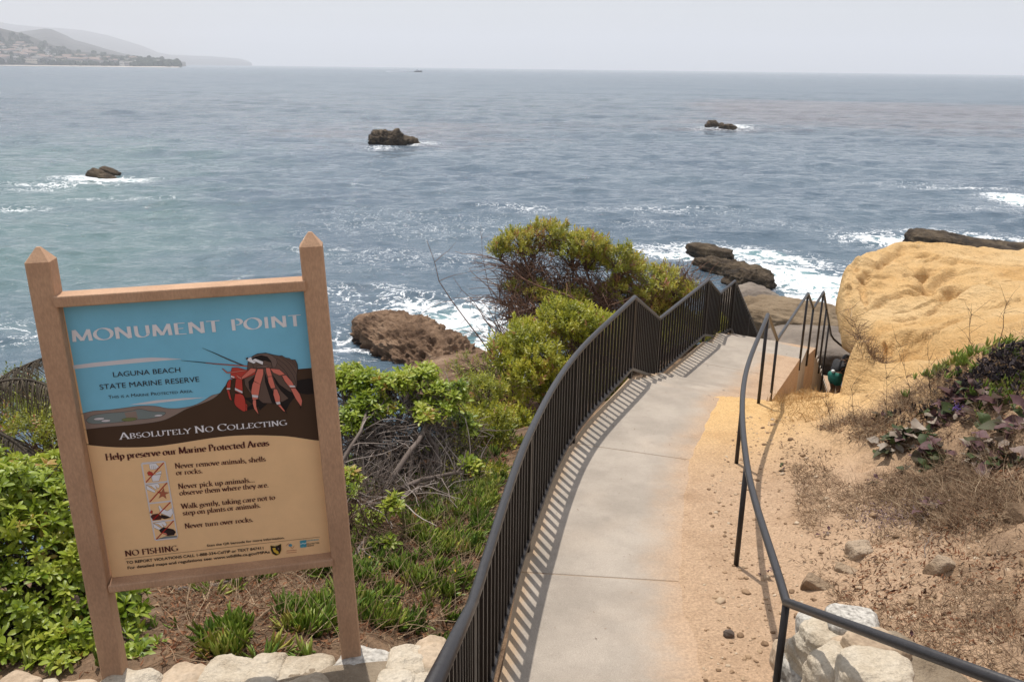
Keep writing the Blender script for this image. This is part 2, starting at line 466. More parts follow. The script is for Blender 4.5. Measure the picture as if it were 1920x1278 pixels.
def ground_mat():
    m = bpy.data.materials.new('soil_and_sand'); m.use_nodes = True
    N, L = m.node_tree.nodes, m.node_tree.links; b = N['Principled BSDF']
    b.inputs['Roughness'].default_value = .95; b.inputs['Specular IOR Level'].default_value = .15
    g = N.new('ShaderNodeNewGeometry'); P = g.outputs['Position']
    def noise(s, d=6, r=.62):
        n = N.new('ShaderNodeTexNoise'); n.inputs['Scale'].default_value = s; n.inputs['Detail'].default_value = d; n.inputs['Roughness'].default_value = r
        L.new(P, n.inputs['Vector']); return n.outputs['Fac']
    def ramp(f, cols):
        r = N.new('ShaderNodeValToRGB'); L.new(f, r.inputs['Fac']); e = r.color_ramp.elements
        while len(e) < len(cols): e.new(.5)
        for i, (p, c) in enumerate(cols): e[i].position = p; e[i].color = (*c, 1)
        return r.outputs['Color']
    def mix(a, c, f):
        x = N.new('ShaderNodeMix'); x.data_type = 'RGBA'; L.new(f, x.inputs['Factor']); L.new(a, x.inputs['A']); L.new(c, x.inputs['B']); return x.outputs['Result']
    def attr(n):
        a = N.new('ShaderNodeAttribute'); a.attribute_name = n; return a.outputs['Fac']
    def math_(op, a, c):
        x = N.new('ShaderNodeMath'); x.operation = op
        for k, v in ((0, a), (1, c)):
            if isinstance(v, float): x.inputs[k].default_value = v
            else: L.new(v, x.inputs[k])
        x.use_clamp = True
        return x.outputs[0]
    sand = ramp(noise(1.6), [(.3, (.425, .285, .18)), (.5, (.50, .345, .225)), (.72, (.375, .245, .15))])
    ochre = ramp(noise(1.1), [(.3, (.55, .34, .14)), (.55, (.66, .43, .20)), (.75, (.50, .29, .11))])
    soil = ramp(noise(3.5), [(.28, (.15, .092, .055)), (.5, (.30, .19, .112)), (.72, (.42, .275, .165))])
    dark = ramp(noise(5.0), [(.3, (.05, .035, .025)), (.55, (.14, .095, .065)), (.75, (.24, .175, .125))])
    cliff = ramp(noise(1.8), [(.3, (.05, .035, .022)), (.5, (.13, .09, .055)), (.75, (.24, .17, .10))])
    c = mix(soil, sand, math_('MULTIPLY', math_('SUBTRACT', math_('ADD', attr('sand'), math_('MULTIPLY', noise(2.2), .8)), .42), 2.2))
    c = mix(c, ochre, attr('ochre'))
    c = mix(c, dark, math_('MULTIPLY', math_('SUBTRACT', math_('ADD', attr('dark'), math_('MULTIPLY', noise(2.9), .7)), .5), 2.0))
    c = mix(c, cliff, attr('cliff'))
    f = N.new('ShaderNodeMapRange'); f.inputs['From Min'].default_value = .32; f.inputs['From Max'].default_value = .68
    f.inputs['To Min'].default_value = .70; f.inputs['To Max'].default_value = 1.22
    L.new(noise(48, 4, .7), f.inputs['Value'])
    v = N.new('ShaderNodeVectorMath'); v.operation = 'MULTIPLY'; L.new(c, v.inputs[0]); L.new(f.outputs['Result'], v.inputs[1])
    L.new(v.outputs['Vector'], b.inputs['Base Color'])
    bp = N.new('ShaderNodeBump'); bp.inputs['Distance'].default_value = .035; bp.inputs['Strength'].default_value = .9
    L.new(math_('ADD', noise(14, 8, .7), math_('MULTIPLY', noise(70, 4), .35)), bp.inputs['Height']); L.new(bp.outputs['Normal'], b.inputs['Normal'])
    return m
ground = mb.build('ground', ground_mat(), smooth=True)
tag(ground, kind='structure')
_x, _y = _X.ravel(), _Y.ravel()
right = sstep(-.3, .3, _sd)
crest = sstep(.45, 1.5, _sd - _hw + n2(_x, _y, .6, 3, 31) * .7) * (1 - sstep(9.6, 10.8, _y))
vattr(ground, 'sand', right * (1 - .70 * crest) + -.05 * (1 - right))
vattr(ground, 'ochre', right * sstep(7.8, 10.6, _y + .35 * n2(_x, _y, .9, 3, 2) + .1 * _x) * (1 - sstep(6.3, 7.3, _H)))
vattr(ground, 'dark', (1 - right) * (.44 + .5 * sstep(.1, .6, n2(_x, _y, .8, 3, 41))) + right * crest * .26)
vattr(ground, 'cliff', sstep(5.0, 6.6, _H + .4 * n2(_x, _y, .8, 3, 8)) * np.where(right > .5, sstep(6.6, 7.6, _H), 1))

# ------------------------------------------------------------------ concrete
def concrete_mat():
    m = bpy.data.materials.new('worn_concrete'); m.use_nodes = True
    N, L = m.node_tree.nodes, m.node_tree.links; b = N['Principled BSDF']
    b.inputs['Roughness'].default_value = .88; b.inputs['Specular IOR Level'].default_value = .25
    g = N.new('ShaderNodeNewGeometry'); P = g.outputs['Position']
    def noise(s, d=6, r=.6):
        n = N.new('ShaderNodeTexNoise'); n.inputs['Scale'].default_value = s; n.inputs['Detail'].default_value = d; n.inputs['Roughness'].default_value = r
        L.new(P, n.inputs['Vector']); return n.outputs['Fac']
    def rng_(f, a, c, d=0., e=1.):
        x = N.new('ShaderNodeMapRange'); x.interpolation_type = 'SMOOTHSTEP'
        for k, v in (('From Min', a), ('From Max', c), ('To Min', d), ('To Max', e)): x.inputs[k].default_value = v
        L.new(f, x.inputs['Value']); return x.outputs['Result']
    def mth(op, a, c):
        x = N.new('ShaderNodeMath'); x.operation = op
        for k, v in ((0, a), (1, c)):
            if isinstance(v, float): x.inputs[k].default_value = v
            else: L.new(v, x.inputs[k])
        return x.outputs[0]
    def mix(a, c, f):
        x = N.new('ShaderNodeMix'); x.data_type = 'RGBA'; L.new(f, x.inputs['Factor'])
        for k, v in (('A', a), ('B', c)):
            if isinstance(v, tuple): x.inputs[k].default_value = (*v, 1)
            else: L.new(v, x.inputs[k])
        return x.outputs['Result']
    def attr(n):
        a = N.new('ShaderNodeAttribute'); a.attribute_name = n; return a.outputs['Fac']
    base = mix((.30, .26, .217), (.40, .348, .292), rng_(noise(1.7), .3, .7))
    base = mix(base, (.50, .40, .31), rng_(noise(.7, 3), .5, .8, 0, .45))
    base = mix(base, (.20, .175, .15), rng_(noise(5, 5), .58, .82, 0, .42))
    base = mix(base, (.24, .20, .165), rng_(noise(.55, 7, .7), .50, .72, 0, .38))
    fine = rng_(noise(160, 2), .3, .7, .86, 1.14)
    v = N.new('ShaderNodeVectorMath'); v.operation = 'MULTIPLY'; L.new(base, v.inputs[0]); L.new(fine, v.inputs[1]); base = v.outputs['Vector']
    # gum spots
    vo = N.new('ShaderNodeTexVoronoi'); vo.inputs['Scale'].default_value = 1.9; L.new(P, vo.inputs['Vector'])
    base = mix(base, (.09, .085, .08), mth('MULTIPLY', rng_(vo.outputs['Distance'], .045, .065, 1, 0), rng_(noise(.9, 2), .5, .52)))
    dust = rng_(mth('ADD', attr('dr'), mth('MULTIPLY', mth('SUBTRACT', noise(2.3, 7, .65), .5), .55)), .36, .92, 1, 0)
    sr = N.new('ShaderNodeValToRGB'); L.new(noise(1.6, 6, .62), sr.inputs['Fac']); e = sr.color_ramp.elements; e.new(.5)
    for i, (p, c) in enumerate([(.3, (.425, .285, .18)), (.5, (.50, .345, .225)), (.72, (.375, .245, .15))]): e[i].position = p; e[i].color = (*c, 1)
    sv = N.new('ShaderNodeVectorMath'); sv.operation = 'MULTIPLY'; L.new(sr.outputs['Color'], sv.inputs[0]); L.new(rng_(noise(48, 4, .7), .32, .68, .70, 1.04), sv.inputs[1])
    base = mix(base, sv.outputs['Vector'], mth('MULTIPLY', dust, .95))
    base = mix(base, (.42, .29, .175), rng_(mth('ADD', attr('dl'), mth('MULTIPLY', noise(4), .12)), .09, .19, .8, 0))
    base = mix(base, (.36, .24, .14), mth('MULTIPLY', attr('joint'), .4))
    L.new(base, b.inputs['Base Color'])
    bp = N.new('ShaderNodeBump'); bp.inputs['Distance'].default_value = .006; bp.inputs['Strength'].default_value = .7
    L.new(mth('ADD', noise(120, 3), mth('MULTIPLY', noise(14), 1.2)), bp.inputs['Height']); L.new(bp.outputs['Normal'], b.inputs['Normal'])
    return m
M_CONC = concrete_mat()

def cr_spline(P, n):
    """Catmull-Rom through P with n points per span"""
    P = np.asarray(P, float); Q = np.vstack([2 * P[0] - P[1], P, 2 * P[-1] - P[-2]]); out = []
    for i in range(1, len(Q) - 2):
        for t in np.arange(n) / n:
            a, b, c, d = Q[i - 1], Q[i], Q[i + 1], Q[i + 2]
            out.append(.5 * ((2 * b) + (-a + c) * t + (2 * a - 5 * b + 4 * c - d) * t * t + (-a + 3 * b - 3 * c + d) * t ** 3))
    out.append(Q[-2]); return np.array(out)

PD = {'V': [], 'dr': [], 'dl': [], 'joint': []}
mbp = MB()
def slab(L3, R3, depth, joints=(), nu=30, dusty=1.0):
    """L3, R3: rows of left and right edge points in 3D"""
    rows = len(L3); d = np.linalg.norm(R3 - L3, axis=1)
    s = np.r_[0, np.cumsum(np.linalg.norm(np.diff((L3 + R3) / 2, axis=0), axis=1))]
    ss = list(np.arange(0, s[-1], .12)) + [s[-1]]
    for j in joints: ss += [j - .012, j - .005, j + .005, j + .012]
    ss = np.unique(np.array(ss)); ss = ss[(ss >= 0) & (ss <= s[-1])]
    Lr = np.stack([np.interp(ss, s, L3[:, k]) for k in range(3)], 1); Rr = np.stack([np.interp(ss, s, R3[:, k]) for k in range(3)], 1)
    w = np.linalg.norm(Rr - Lr, axis=1); u = np.linspace(0, 1, nu)
    V = Lr[:, None] * (1 - u)[None, :, None] + Rr[:, None] * u[None, :, None]
    jn = np.zeros(len(ss))
    for j in joints: jn = np.maximum(jn, (np.abs(ss - j) < .008) * 1.0)
    V[:, :, 2] -= jn[:, None] * .007
    flatV = V.reshape(-1, 3); flatV[:, 2] += n2(flatV[:, 0], flatV[:, 1], 1.3, 3, 77) * .006
    n, m = len(ss), nu
    I = np.arange(n * m).reshape(n, m)
    F = np.stack([I[:-1, :-1], I[:-1, 1:], I[1:, 1:], I[1:, :-1]], -1).reshape(-1, 4)
    ring = np.r_[I[0, :], I[1:, -1], I[-1, -2::-1], I[-2:0:-1, 0]]
    low = flatV[ring] - [0, 0, depth]
    k = len(ring); a = np.arange(k); b2 = (a + 1) % k
    F2 = np.stack([ring[a], n * m + a, n * m + b2, ring[b2]], -1)
    mbp.add(np.vstack([flatV, low]), np.vstack([F, F2]))
    dr = ((1 - u)[None] * w[:, None]).ravel() + (0 if dusty else 5); dl = (u[None] * w[:, None]).ravel()
    PD['dr'] += [dr, dr[ring]]; PD['dl'] += [dl, dl[ring]]
    jj = np.repeat(jn, m); PD['joint'] += [jj, jj[ring] * 0]

def z3(P, H): return np.column_stack([P, ZC - np.asarray(H)])
_Lr = cr_spline(z3(SL[1:6], SH[1:6]), 12); _Rr = cr_spline(z3(SR[1:6], SH[1:6]), 12)
slab(_Lr + [-.0, 0, 0], _Rr, .45, joints=(2.0, 4.75))
slab(z3(SL[6:8], SH[6:8]), z3(SR[6:8], SH[6:8]), 1.3, joints=(1.45,))
slab(z3(SL[8:10], SH[8:10]), z3(SR[8:10], SH[8:10]), 1.3)
slab(z3(SL[10:12], SH[10:12]), z3(SR[10:12], SH[10:12]), 1.5)
path = mbp.build('path', M_CONC)
tag(path, kind='structure')
for k in ('dr', 'dl', 'joint'): vattr(path, k, np.concatenate(PD[k]))
PD = {'V': [], 'dr': [], 'dl': [], 'joint': []}
mbp = MB()
def stairs(i, j, n, depth=.9):
    """n risers between station i (top) and j (bottom)"""
    for k in range(n - 1):
        a, b = k / (n - 1), (k + 1) / (n - 1)
        h = SH[i] + (SH[j] - SH[i]) * (k + 1) / n
        La, Lb = SL[i] + (SL[j] - SL[i]) * a, SL[i] + (SL[j] - SL[i]) * b
        Ra, Rb = SR[i] + (SR[j] - SR[i]) * a, SR[i] + (SR[j] - SR[i]) * b
        slab(z3(np.array([La, Lb]), [h, h]), z3(np.array([Ra, Rb]), [h, h]), depth, nu=10, dusty=(i == 5))
stairs(0, 1, 13); stairs(5, 6, 5); stairs(7, 8, 2, 1.2); stairs(9, 10, 14, 1.6)
stair = mbp.build('stairs', M_CONC)
tag(stair, kind='structure')
for k in ('dr', 'dl', 'joint'): vattr(stair, k, np.concatenate(PD[k]))

# ------------------------------------------------------------------ sandstone headland
def boulder():
    nt = 760
    th = np.linspace(-math.pi, math.pi, nt, endpoint=False)
    # more rays towards the side in view
    R = brad(th) + .09 * fbm(np.stack([np.cos(th) * 3, np.sin(th) * 3, th * 0 + 4], 1), 3) + .05 * fbm(np.stack([np.cos(th) * 14, np.sin(th) * 14, th * 0], 1), 3)
    dx, dy = np.cos(th), np.sin(th)
    fr = np.r_[np.linspace(0.02, .9, 110), np.linspace(.9, 1, 46)[1:]]
    X = BC[0] + dx[None] * R[None] * fr[:, None]; Y = BC[1] + dy[None] * R[None] * fr[:, None]
    Z = ZC - _b(X, Y).reshape(X.shape)
    x, y = X.ravel(), Y.ravel()
    z = Z.ravel()
    z = z + .16 * n2(x, y, .45, 3, 51) + .05 * n2(x, y, 1.7, 4, 52) + .02 * n2(x, y, 6, 4, 53)
    # low wind-worn ridges running along the rock
    q = fbm(np.stack([x * .9 + y * .5, (y - x * .35) * .35, x * 0 + 7], 1), 4, .5, True)
    z = z + .10 * q + .06 * fbm(np.stack([x * 2.2 + y * 1.6, (y - x * .5) * .5, x * 0 + 3], 1), 4, .55, True)
    # erosion pockets: pixel, forward distance, half length, half width, turn, depth
    for (px, py, Yd, a, b_, an, dp) in [(1722, 528, 20.2, .50, .26, .5, .42), (1748, 520, 20.6, .55, .22, .9, .32), (1795, 552, 18.9, .55, .30, .7, .45), (1828, 548, 19.0, .45, .16, .7, .25), (1622, 532, 20.0, .26, .20, .2, .40),
                                    (1655, 500, 21.2, .6, .12, 1.0, .18), (1745, 503, 21.6, .5, .12, .6, .20), (1732, 497, 21.9, .25, .15, 0, .2), (1690, 580, 18.0, .22, .12, .2, .2), (1716, 612, 16.8, .25, .12, .3, .22),
                                    (1668, 640, 15.2, .5, .14, 1.1, .26), (1660, 655, 14.7, .25, .3, .4, .18), (1890, 536, 19.2, .22, .12, 0, .15), (1600, 500, 20.9, .7, .10, 1.4, .16), (1795, 500, 21.5, .6, .1, .8, .14), (1620, 560, 18.9, .7, .09, 1.35, .2)]:
        c = atY(px, py, Yd)
        ca, sa = math.cos(an), math.sin(an)
        u = ((x - c[0]) * ca + (y - c[1]) * sa) / a; v = (-(x - c[0]) * sa + (y - c[1]) * ca) / b_
        r2 = u * u + v * v + .9 * n2(x, y, 3.0, 3, px)
        z = z - .65 * dp * np.exp(-np.clip(r2 * 1.9, 0, 50) ** 1.8)
        z = z + dp * .2 * np.exp(-((u * u) + (v + 1.5) ** 2 * .8))
    for (p, q, y0, y1, w, dpt) in [((1688, 476), (1645, 510), 22.6, 20.8, .10, .22), ((1706, 524), (1740, 548), 20.4, 19.3, .14, .30), ((1776, 524), (1738, 556), 20.3, 19.0, .16, .34), ((1815, 552), (1765, 576), 18.9, 18.1, .12, .30),
                                   ((1620, 520), (1614, 545), 20.4, 19.4, .13, .30), ((1655, 634), (1695, 645), 15.6, 15.0, .13, .28), ((1640, 660), (1668, 640), 14.4, 15.2, .10, .24), ((1800, 500), (1920, 520), 21.4, 20.6, .08, .14), ((1690, 600), (1790, 580), 17.2, 17.9, .07, .14),
                                   ((1700, 650), (1800, 610), 14.6, 15.8, .07, .13), ((1850, 590), (1920, 575), 16.6, 17.0, .07, .13), ((1640, 575), (1690, 555), 18.3, 18.9, .06, .14), ((1590, 590), (1604, 500), 18.2, 21.0, .09, .20)]:
        a, b2 = atY(*p, y0)[:2], atY(*q, y1)[:2]; d = b2 - a; L2 = d @ d
        wx, wy = x + .25 * n2(x, y, 1.3, 3, p[0]), y + .25 * n2(x, y, 1.3, 3, p[1])
        t = np.clip(((wx - a[0]) * d[0] + (wy - a[1]) * d[1]) / L2, 0, 1)
        ex, ey = wx - a[0] - t * d[0], wy - a[1] - t * d[1]; r = np.hypot(ex, ey)
        z = z - .55 * dpt * np.exp(-(r / w) ** 2) + .30 * dpt * np.exp(-((r - 2.6 * w) / (2.2 * w)) ** 2) * (ey > 0)
    lay = fbm(np.stack([x * .25 + y * .12, (y * 1.0 - x * .42) * 2.4, x * 0 + 1], 1), 4, .6, True)
    z = z + .055 * lay - .09 * sstep(.45, .8, fbm(np.stack([x * .8, y * .5, x * 0 + 9], 1), 4, .5, True)) * sstep(0, .4, n2(x, y, .5, 2, 88))
    Z = z.reshape(X.shape)
    s = np.clip((fr - .905) / .095, 0, 1)
    Z = Z - (.7 * (1 - np.sqrt(np.clip(1 - s * s, 0, 1))))[:, None] * np.clip((R / 4.0), .5, 1)[None]
    # walls: bulge, then undercut
    kw = np.linspace(0, 1, 60)[1:]
    zt = Z[-1]; depth = np.maximum(zt - (ZC - 9.6), 1.0)
    under = np.interp(kw, [0, .05, .13, .25, .5, .8, 1], [0, .02, .34, .66, .95, 1.0, .8])
    seaw = sstep(12.5, 18, BC[1] + dy * R)            # undercut only towards the sea
    Rw = R[None] - under[:, None] * (.15 + 1.6 * seaw)[None]
    Xw = BC[0] + dx[None] * Rw; Yw = BC[1] + dy[None] * Rw; Zw = zt[None] - kw[:, None] * depth[None]
    P = np.stack([Xw.ravel(), Yw.ravel(), Zw.ravel()], 1)
    dsp = .16 * fbm(P * [1, 1, .7], 4) + .05 * fbm(P * 3.1, 4, .5, True)
    Xw = Xw + dx[None] * dsp.reshape(Xw.shape) * np.minimum(1, kw * 6)[:, None]; Yw = Yw + dy[None] * dsp.reshape(Xw.shape) * np.minimum(1, kw * 6)[:, None]
    V = np.stack([np.vstack([X, Xw]).ravel(), np.vstack([Y, Yw]).ravel(), np.vstack([Z, Zw]).ravel()], 1)
    n = len(fr) + len(kw); I = np.arange(n * nt).reshape(n, nt); J = np.roll(I, -1, axis=1)
    F = np.stack([I[:-1], I[1:], J[1:], J[:-1]], -1).reshape(-1, 4)
    mb = MB(); t = fbm(V * [.5, .5, 1.2], 4) * .5 + .5
    mb.add(V, F, t); mb.add(V[I[0]], [tuple(range(nt))])
    return mb
M_STONE = mat('yellow_sandstone', [(.20, (.30, .15, .055)), (.31, (.56, .31, .11)), (.46, (.69, .44, .195)), (.72, (.75, .535, .285))], scale=.9, detail=9, rough=.93,
              bump=[(1.6, .22), (7, .10), (28, .035)], attr='tint', mixn=.55, coords='pos', spec=.15, stretch=(1, .6, 1.6), fine=(30, .10))
bo = boulder().build('sandstone_boulder', M_STONE, smooth=True)
tag(bo, 'large smooth ochre sandstone outcrop overhanging the foot of the stairs', 'boulder')
# ------------------------------------------------------------------ sea
def sea_mat():
    m = bpy.data.materials.new('sea_water'); m.use_nodes = True
    N, L = m.node_tree.nodes, m.node_tree.links; b = N['Principled BSDF']
    g = N.new('ShaderNodeNewGeometry'); P = g.outputs['Position']
    def noise(s, d=6, r=.6, st=None, dist=0.):
        n = N.new('ShaderNodeTexNoise'); n.inputs['Scale'].default_value = s; n.inputs['Detail'].default_value = d; n.inputs['Roughness'].default_value = r
        n.inputs['Distortion'].default_value = dist
        v = P
        if st:
            mp = N.new('ShaderNodeMapping'); mp.inputs['Scale'].default_value = st; mp.inputs['Rotation'].default_value = (0, 0, .15); L.new(P, mp.inputs['Vector']); v = mp.outputs['Vector']
        L.new(v, n.inputs['Vector']); return n.outputs['Fac']
    def rng_(f, a, c, d=0., e=1.):
        x = N.new('ShaderNodeMapRange'); x.interpolation_type = 'SMOOTHSTEP'
        for k, v in (('From Min', a), ('From Max', c), ('To Min', d), ('To Max', e)): x.inputs[k].default_value = v
        L.new(f, x.inputs['Value']); return x.outputs['Result']
    def mth(op, a, c, clamp=False):
        x = N.new('ShaderNodeMath'); x.operation = op; x.use_clamp = clamp
        for k, v in ((0, a), (1, c)):
            if isinstance(v, float): x.inputs[k].default_value = v
            else: L.new(v, x.inputs[k])
        return x.outputs[0]
    def mix(a, c, f):
        x = N.new('ShaderNodeMix'); x.data_type = 'RGBA'; L.new(f, x.inputs['Factor'])
        for k, v in (('A', a), ('B', c)):
            if isinstance(v, tuple): x.inputs[k].default_value = (*v, 1)
            else: L.new(v, x.inputs[k])
        return x.outputs['Result']
    def attr(n):
        a = N.new('ShaderNodeAttribute'); a.attribute_name = n; return a.outputs['Fac']
    deep = mix((.060, .098, .138), (.092, .135, .172), rng_(noise(.06, 4), .3, .7))
    teal = mix(deep, (.092, .160, .165), rng_(mth('ADD', attr('teal'), mth('MULTIPLY', mth('SUBTRACT', noise(.11, 5), .5), .9)), .3, .9))
    aer = mix(teal, (.20, .40, .40), rng_(attr('foam'), .25, 1.0, 0, .85))
    kelp = rng_(mth('MULTIPLY', attr('kelp'), mth('ADD', noise(.16, 7, .72, (.14, 1, 1)), mth('MULTIPLY', noise(1.1, 4, .6, (.5, 1, 1)), .35))), .42, .60)
    aer = mix(aer, (.24, .15, .13), mth('MULTIPLY', kelp, .33))
    lace = mth('ABSOLUTE', mth('SUBTRACT', noise(.75, 7, .58, None, .9), .5), 0.)
    lace2 = mth('ABSOLUTE', mth('SUBTRACT', noise(2.6, 5, .6, None, .6), .5), 0.)
    l = mth('ADD', mth('MULTIPLY', lace, 5.2), mth('MULTIPLY', lace2, 2.6))
    foam = rng_(mth('SUBTRACT', attr('foam'), l), -.10, .16)
    foam = mth('MULTIPLY', foam, rng_(attr('foam'), .02, .10))
    col = mix(aer, (.74, .76, .78), foam)
    L.new(col, b.inputs['Base Color'])
    L.new(mth('ADD', mth('MULTIPLY', foam, .7), attr('rgh')), b.inputs['Roughness'])
    b.inputs['IOR'].default_value = 1.333
    bp = N.new('ShaderNodeBump'); bp.inputs['Distance'].default_value = 1.0
    L.new(attr('bmp'), bp.inputs['Strength'])
    hh = mth('ADD', mth('MULTIPLY', noise(1.9, 6, .6, (.9, 1.3, 1)), .50), mth('ADD', mth('MULTIPLY', noise(7, 3, .6), .045), mth('MULTIPLY', foam, .03)))
    hh = mth('ADD', hh, mth('MULTIPLY', noise(.33, 4, .6, (.9, 1.4, 1)), 2.2))
    L.new(hh, bp.inputs['Height']); L.new(bp.outputs['Normal'], b.inputs['Normal'])
    return m

FOAM = [  # pixel, radius across, radius along (metres), turn, strength
 (1500, 520, 3.0, 2.0, .3, .85), (1545, 575, 2.8, 2.2, 0, .85), (1470, 500, 3.5, 1.8, -.5, .75), (1440, 475, 4, 1.6, -.6, .6), (1270, 470, 3.0, 1.2, -.5, .60), (1325, 480, 1.6, 1.0, -.5, .7), (1570, 630, 2.5, 1.6, 0, 1.0),
 (1380, 465, 3, 1.2, -.4, .6), (1290, 455, 4, 1.2, 0, .4), (1560, 540, 3, 2.5, 0, .8), (1600, 600, 2, 2, 0, .9),
 (830, 610, 2.6, 2.2, -.6, .62), (890, 650, 2.0, 2.0, -.6, .72), (860, 590, 3, 2, 0, .46), (910, 690, 1.8, 1.6, 0, .7), (780, 580, 2.5, 1.6, 0, .4), (930, 620, 2.4, 2.0, 0, .48), (700, 560, 4, 2, 0, .25),
 (190, 336, 4, 1.2, 0, .75), (120, 347, 5, .9, 0, .45), (230, 338, 3, 1.2, 0, .55), (70, 355, 3, .7, 0, .3), (10, 388, 4, .7, 0, .35), (220, 372, 7, .8, 0, .18),
 (1372, 238, 3.4, 1.6, 0, .9), (1340, 240, 6, 1.4, 0, .28), (1392, 235, 3, 1.0, 0, .5), (775, 268, 4, 1.6, 0, .42), (715, 278, 3, 1, 0, .3),
 (1912, 372, 2.6, 1.2, -.2, .9), (1885, 366, 2.4, .8, -.2, .55), (1680, 448, 3.2, 1.3, 0, .62), (1800, 440, 5, 1.0, -.2, .45), (1880, 455, 3, 1.5, 0, .5), (1640, 440, 3, 1, 0, .35), (1790, 352, 6, .6, 0, .35),
 (1870, 395, 6, 2, 0, .16), (1450, 420, 8, 2.5, 0, .10), (1250, 420, 6, 2, 0, .13), (1560, 430, 6, 2, 0, .10), (985, 392, 3, 1.5, 0, .26), (820, 420, 14, 4, 0, .12), (700, 400, 10, 3, 0, .10), (690, 470, 8, 3, 0, .13), (800, 490, 7, 3, 0, .13), (650, 560, 5, 2, 0, .2),
 (640, 640, 4, 2, 0, .3), (60, 740, 2.5, 1.5, 0, .3), (30, 620, 4, 2, 0, .2), (1700, 345, 8, 1, 0, .16), (1230, 395, 8, 1.5, 0, .2)]

def build_sea():
    na, nr = 640, 980
    az = np.linspace(math.radians(-58), math.radians(58), na)
    r = np.r_[np.geomspace(14, 420, nr - 130), np.geomspace(420, 14000, 131)[1:]]
    A, Rr = np.meshgrid(az, r)
    X = (Rr * np.sin(A)).ravel(); Y = (Rr * np.cos(A)).ravel(); R0 = Rr.ravel()
    sp = np.maximum(R0 * (az[1] - az[0]), R0 * .0043)
    rng = np.random.default_rng(11)
    dX = np.zeros_like(X); dY = np.zeros_like(X); Z = np.zeros_like(X)
    grp = .75 + .6 * n2(X, Y, .045, 3, 91); grp2 = .8 + .7 * n2(X, Y, .16, 3, 92)
    comps = []
    for lam in np.geomspace(.55, 11, 46):
        comps.append((lam, rng.normal(-1.72, .55), (.056 if lam < 3.5 else .030) * rng.uniform(.6, 1.3), grp2 if lam < 3 else grp))
    for lam, th in ((17, -1.9), (22, -1.65), (29, -1.8), (38, -1.72)):
        comps.append((lam, th, .026, grp))
    for lam, th, stp, g in comps:
        k = 2 * math.pi / lam; a = stp * lam / (2 * math.pi)
        f = np.clip((lam / sp - 2.5) / 3, 0, 1)
        if lam < 2.2: f = f * np.clip((330 - R0) / 230, 0, 1)
        sel = f > 0.001
        if not sel.any(): continue
        c, s = math.cos(th), math.sin(th)
        ph = k * (X[sel] * c + Y[sel] * s) + rng.uniform(0, 6.28)
        w = a * f[sel] * g[sel]
        Z[sel] += w * np.cos(ph); dX[sel] -= .9 * w * c * np.sin(ph); dY[sel] -= .9 * w * s * np.sin(ph)
    V = np.stack([X + dX, Y + dY, Z], 1)
    I = np.arange(nr * na).reshape(nr, na)
    F = np.stack([I[:-1, :-1], I[:-1, 1:], I[1:, 1:], I[1:, :-1]], -1).reshape(-1, 4)
    mb = MB(); mb.add(V, F)
    o = mb.build('water', sea_mat(), smooth=True)
    foam = np.zeros_like(X)
    wob = n2(X, Y, .35, 4, 61) * 1.1; wob2 = n2(X, Y, .35, 4, 62) * 1.1
    for (px, py, a, b_, an, st) in FOAM:
        c = at(px, py, 10.95); d = math.hypot(c[0], c[1]); k = max(1, d / 45)
        near = (np.abs(X - c[0]) < 6 * a * k) & (np.abs(Y - c[1]) < 6 * a * k)
        x, y = X[near] - c[0] + wob[near] * k ** .5, Y[near] - c[1] + wob2[near] * k ** .5
        b2 = b_ * k ** .9
        ca, sa = math.cos(an), math.sin(an)
        u, v = (x * ca + y * sa) / a, (-x * sa + y * ca) / b2
        foam[near] = np.maximum(foam[near], st * np.exp(-(u * u + v * v) * .8)) + .25 * st * np.exp(-(u * u + v * v) * .8) * foam[near]
    crest = sstep(.16, .42, Z) * sstep(.15, .5, n2(X, Y, .2, 3, 71)) * np.clip((220 - R0) / 150, 0, 1)
    foam = foam + .08 * crest
    chop = sstep(.15, .6, n2(X, Y, .08, 3, 73)) * np.clip((75 - R0) / 40, 0, 1)
    foam = foam + .05 * chop
    # surf along the far shore
    vattr(o, 'foam', np.clip(foam, 0, 1.4))
    band = np.exp(-((R0 - 310) / 105) ** 2) * sstep(.02, .28, A.ravel()) + .55 * np.exp(-((R0 - 130) / 60) ** 2) * sstep(.5, .0, np.abs(A.ravel() + .1)) \
        + .45 * np.exp(-((R0 - 190) / 60) ** 2)
    vattr(o, 'kelp', np.clip(band, 0, 1))
    vattr(o, 'teal', .75 * sstep(.0, -.5, A.ravel()) * sstep(25, 60, R0) * (1 - sstep(90, 260, R0)) + .30 * sstep(70, 25, R0))
    vattr(o, 'rgh', .035 + .17 * sstep(60, 500, R0)); vattr(o, 'bmp', .34 + .3 * sstep(50, 250, R0))
    return tag(o, kind='structure')
water = build_sea()

# ------------------------------------------------------------------ rocks in the sea
M_ROCK = mat('dark_sea_rock', [(.25, (.012, .009, .006)), (.45, (.045, .031, .019)), (.62, (.105, .075, .046)), (.82, (.20, .15, .095))], scale=1.6, detail=9, rough=.85,
             bump=[(2.5, .32), (8, .12), (30, .03)], attr='tint', mixn=.5, coords='pos', spec=.3)
M_ROCKG = mat('grey_sea_rock', [(.25, (.06, .05, .042)), (.5, (.17, .14, .115)), (.8, (.30, .25, .20))], scale=1.4, detail=9, rough=.9, bump=[(3, .10), (11, .04), (38, .012)], attr='tint', mixn=.5, coords='pos', spec=.2)
M_ROCKB = mat('brown_reef_rock', [(.25, (.035, .021, .013)), (.43, (.14, .083, .050)), (.60, (.29, .185, .115)), (.82, (.42, .29, .195))], scale=1.8, detail=9, rough=.9, bump=[(2.2, .40), (7, .14), (26, .04)], attr='tint', mixn=.5, coords='pos', spec=.25)

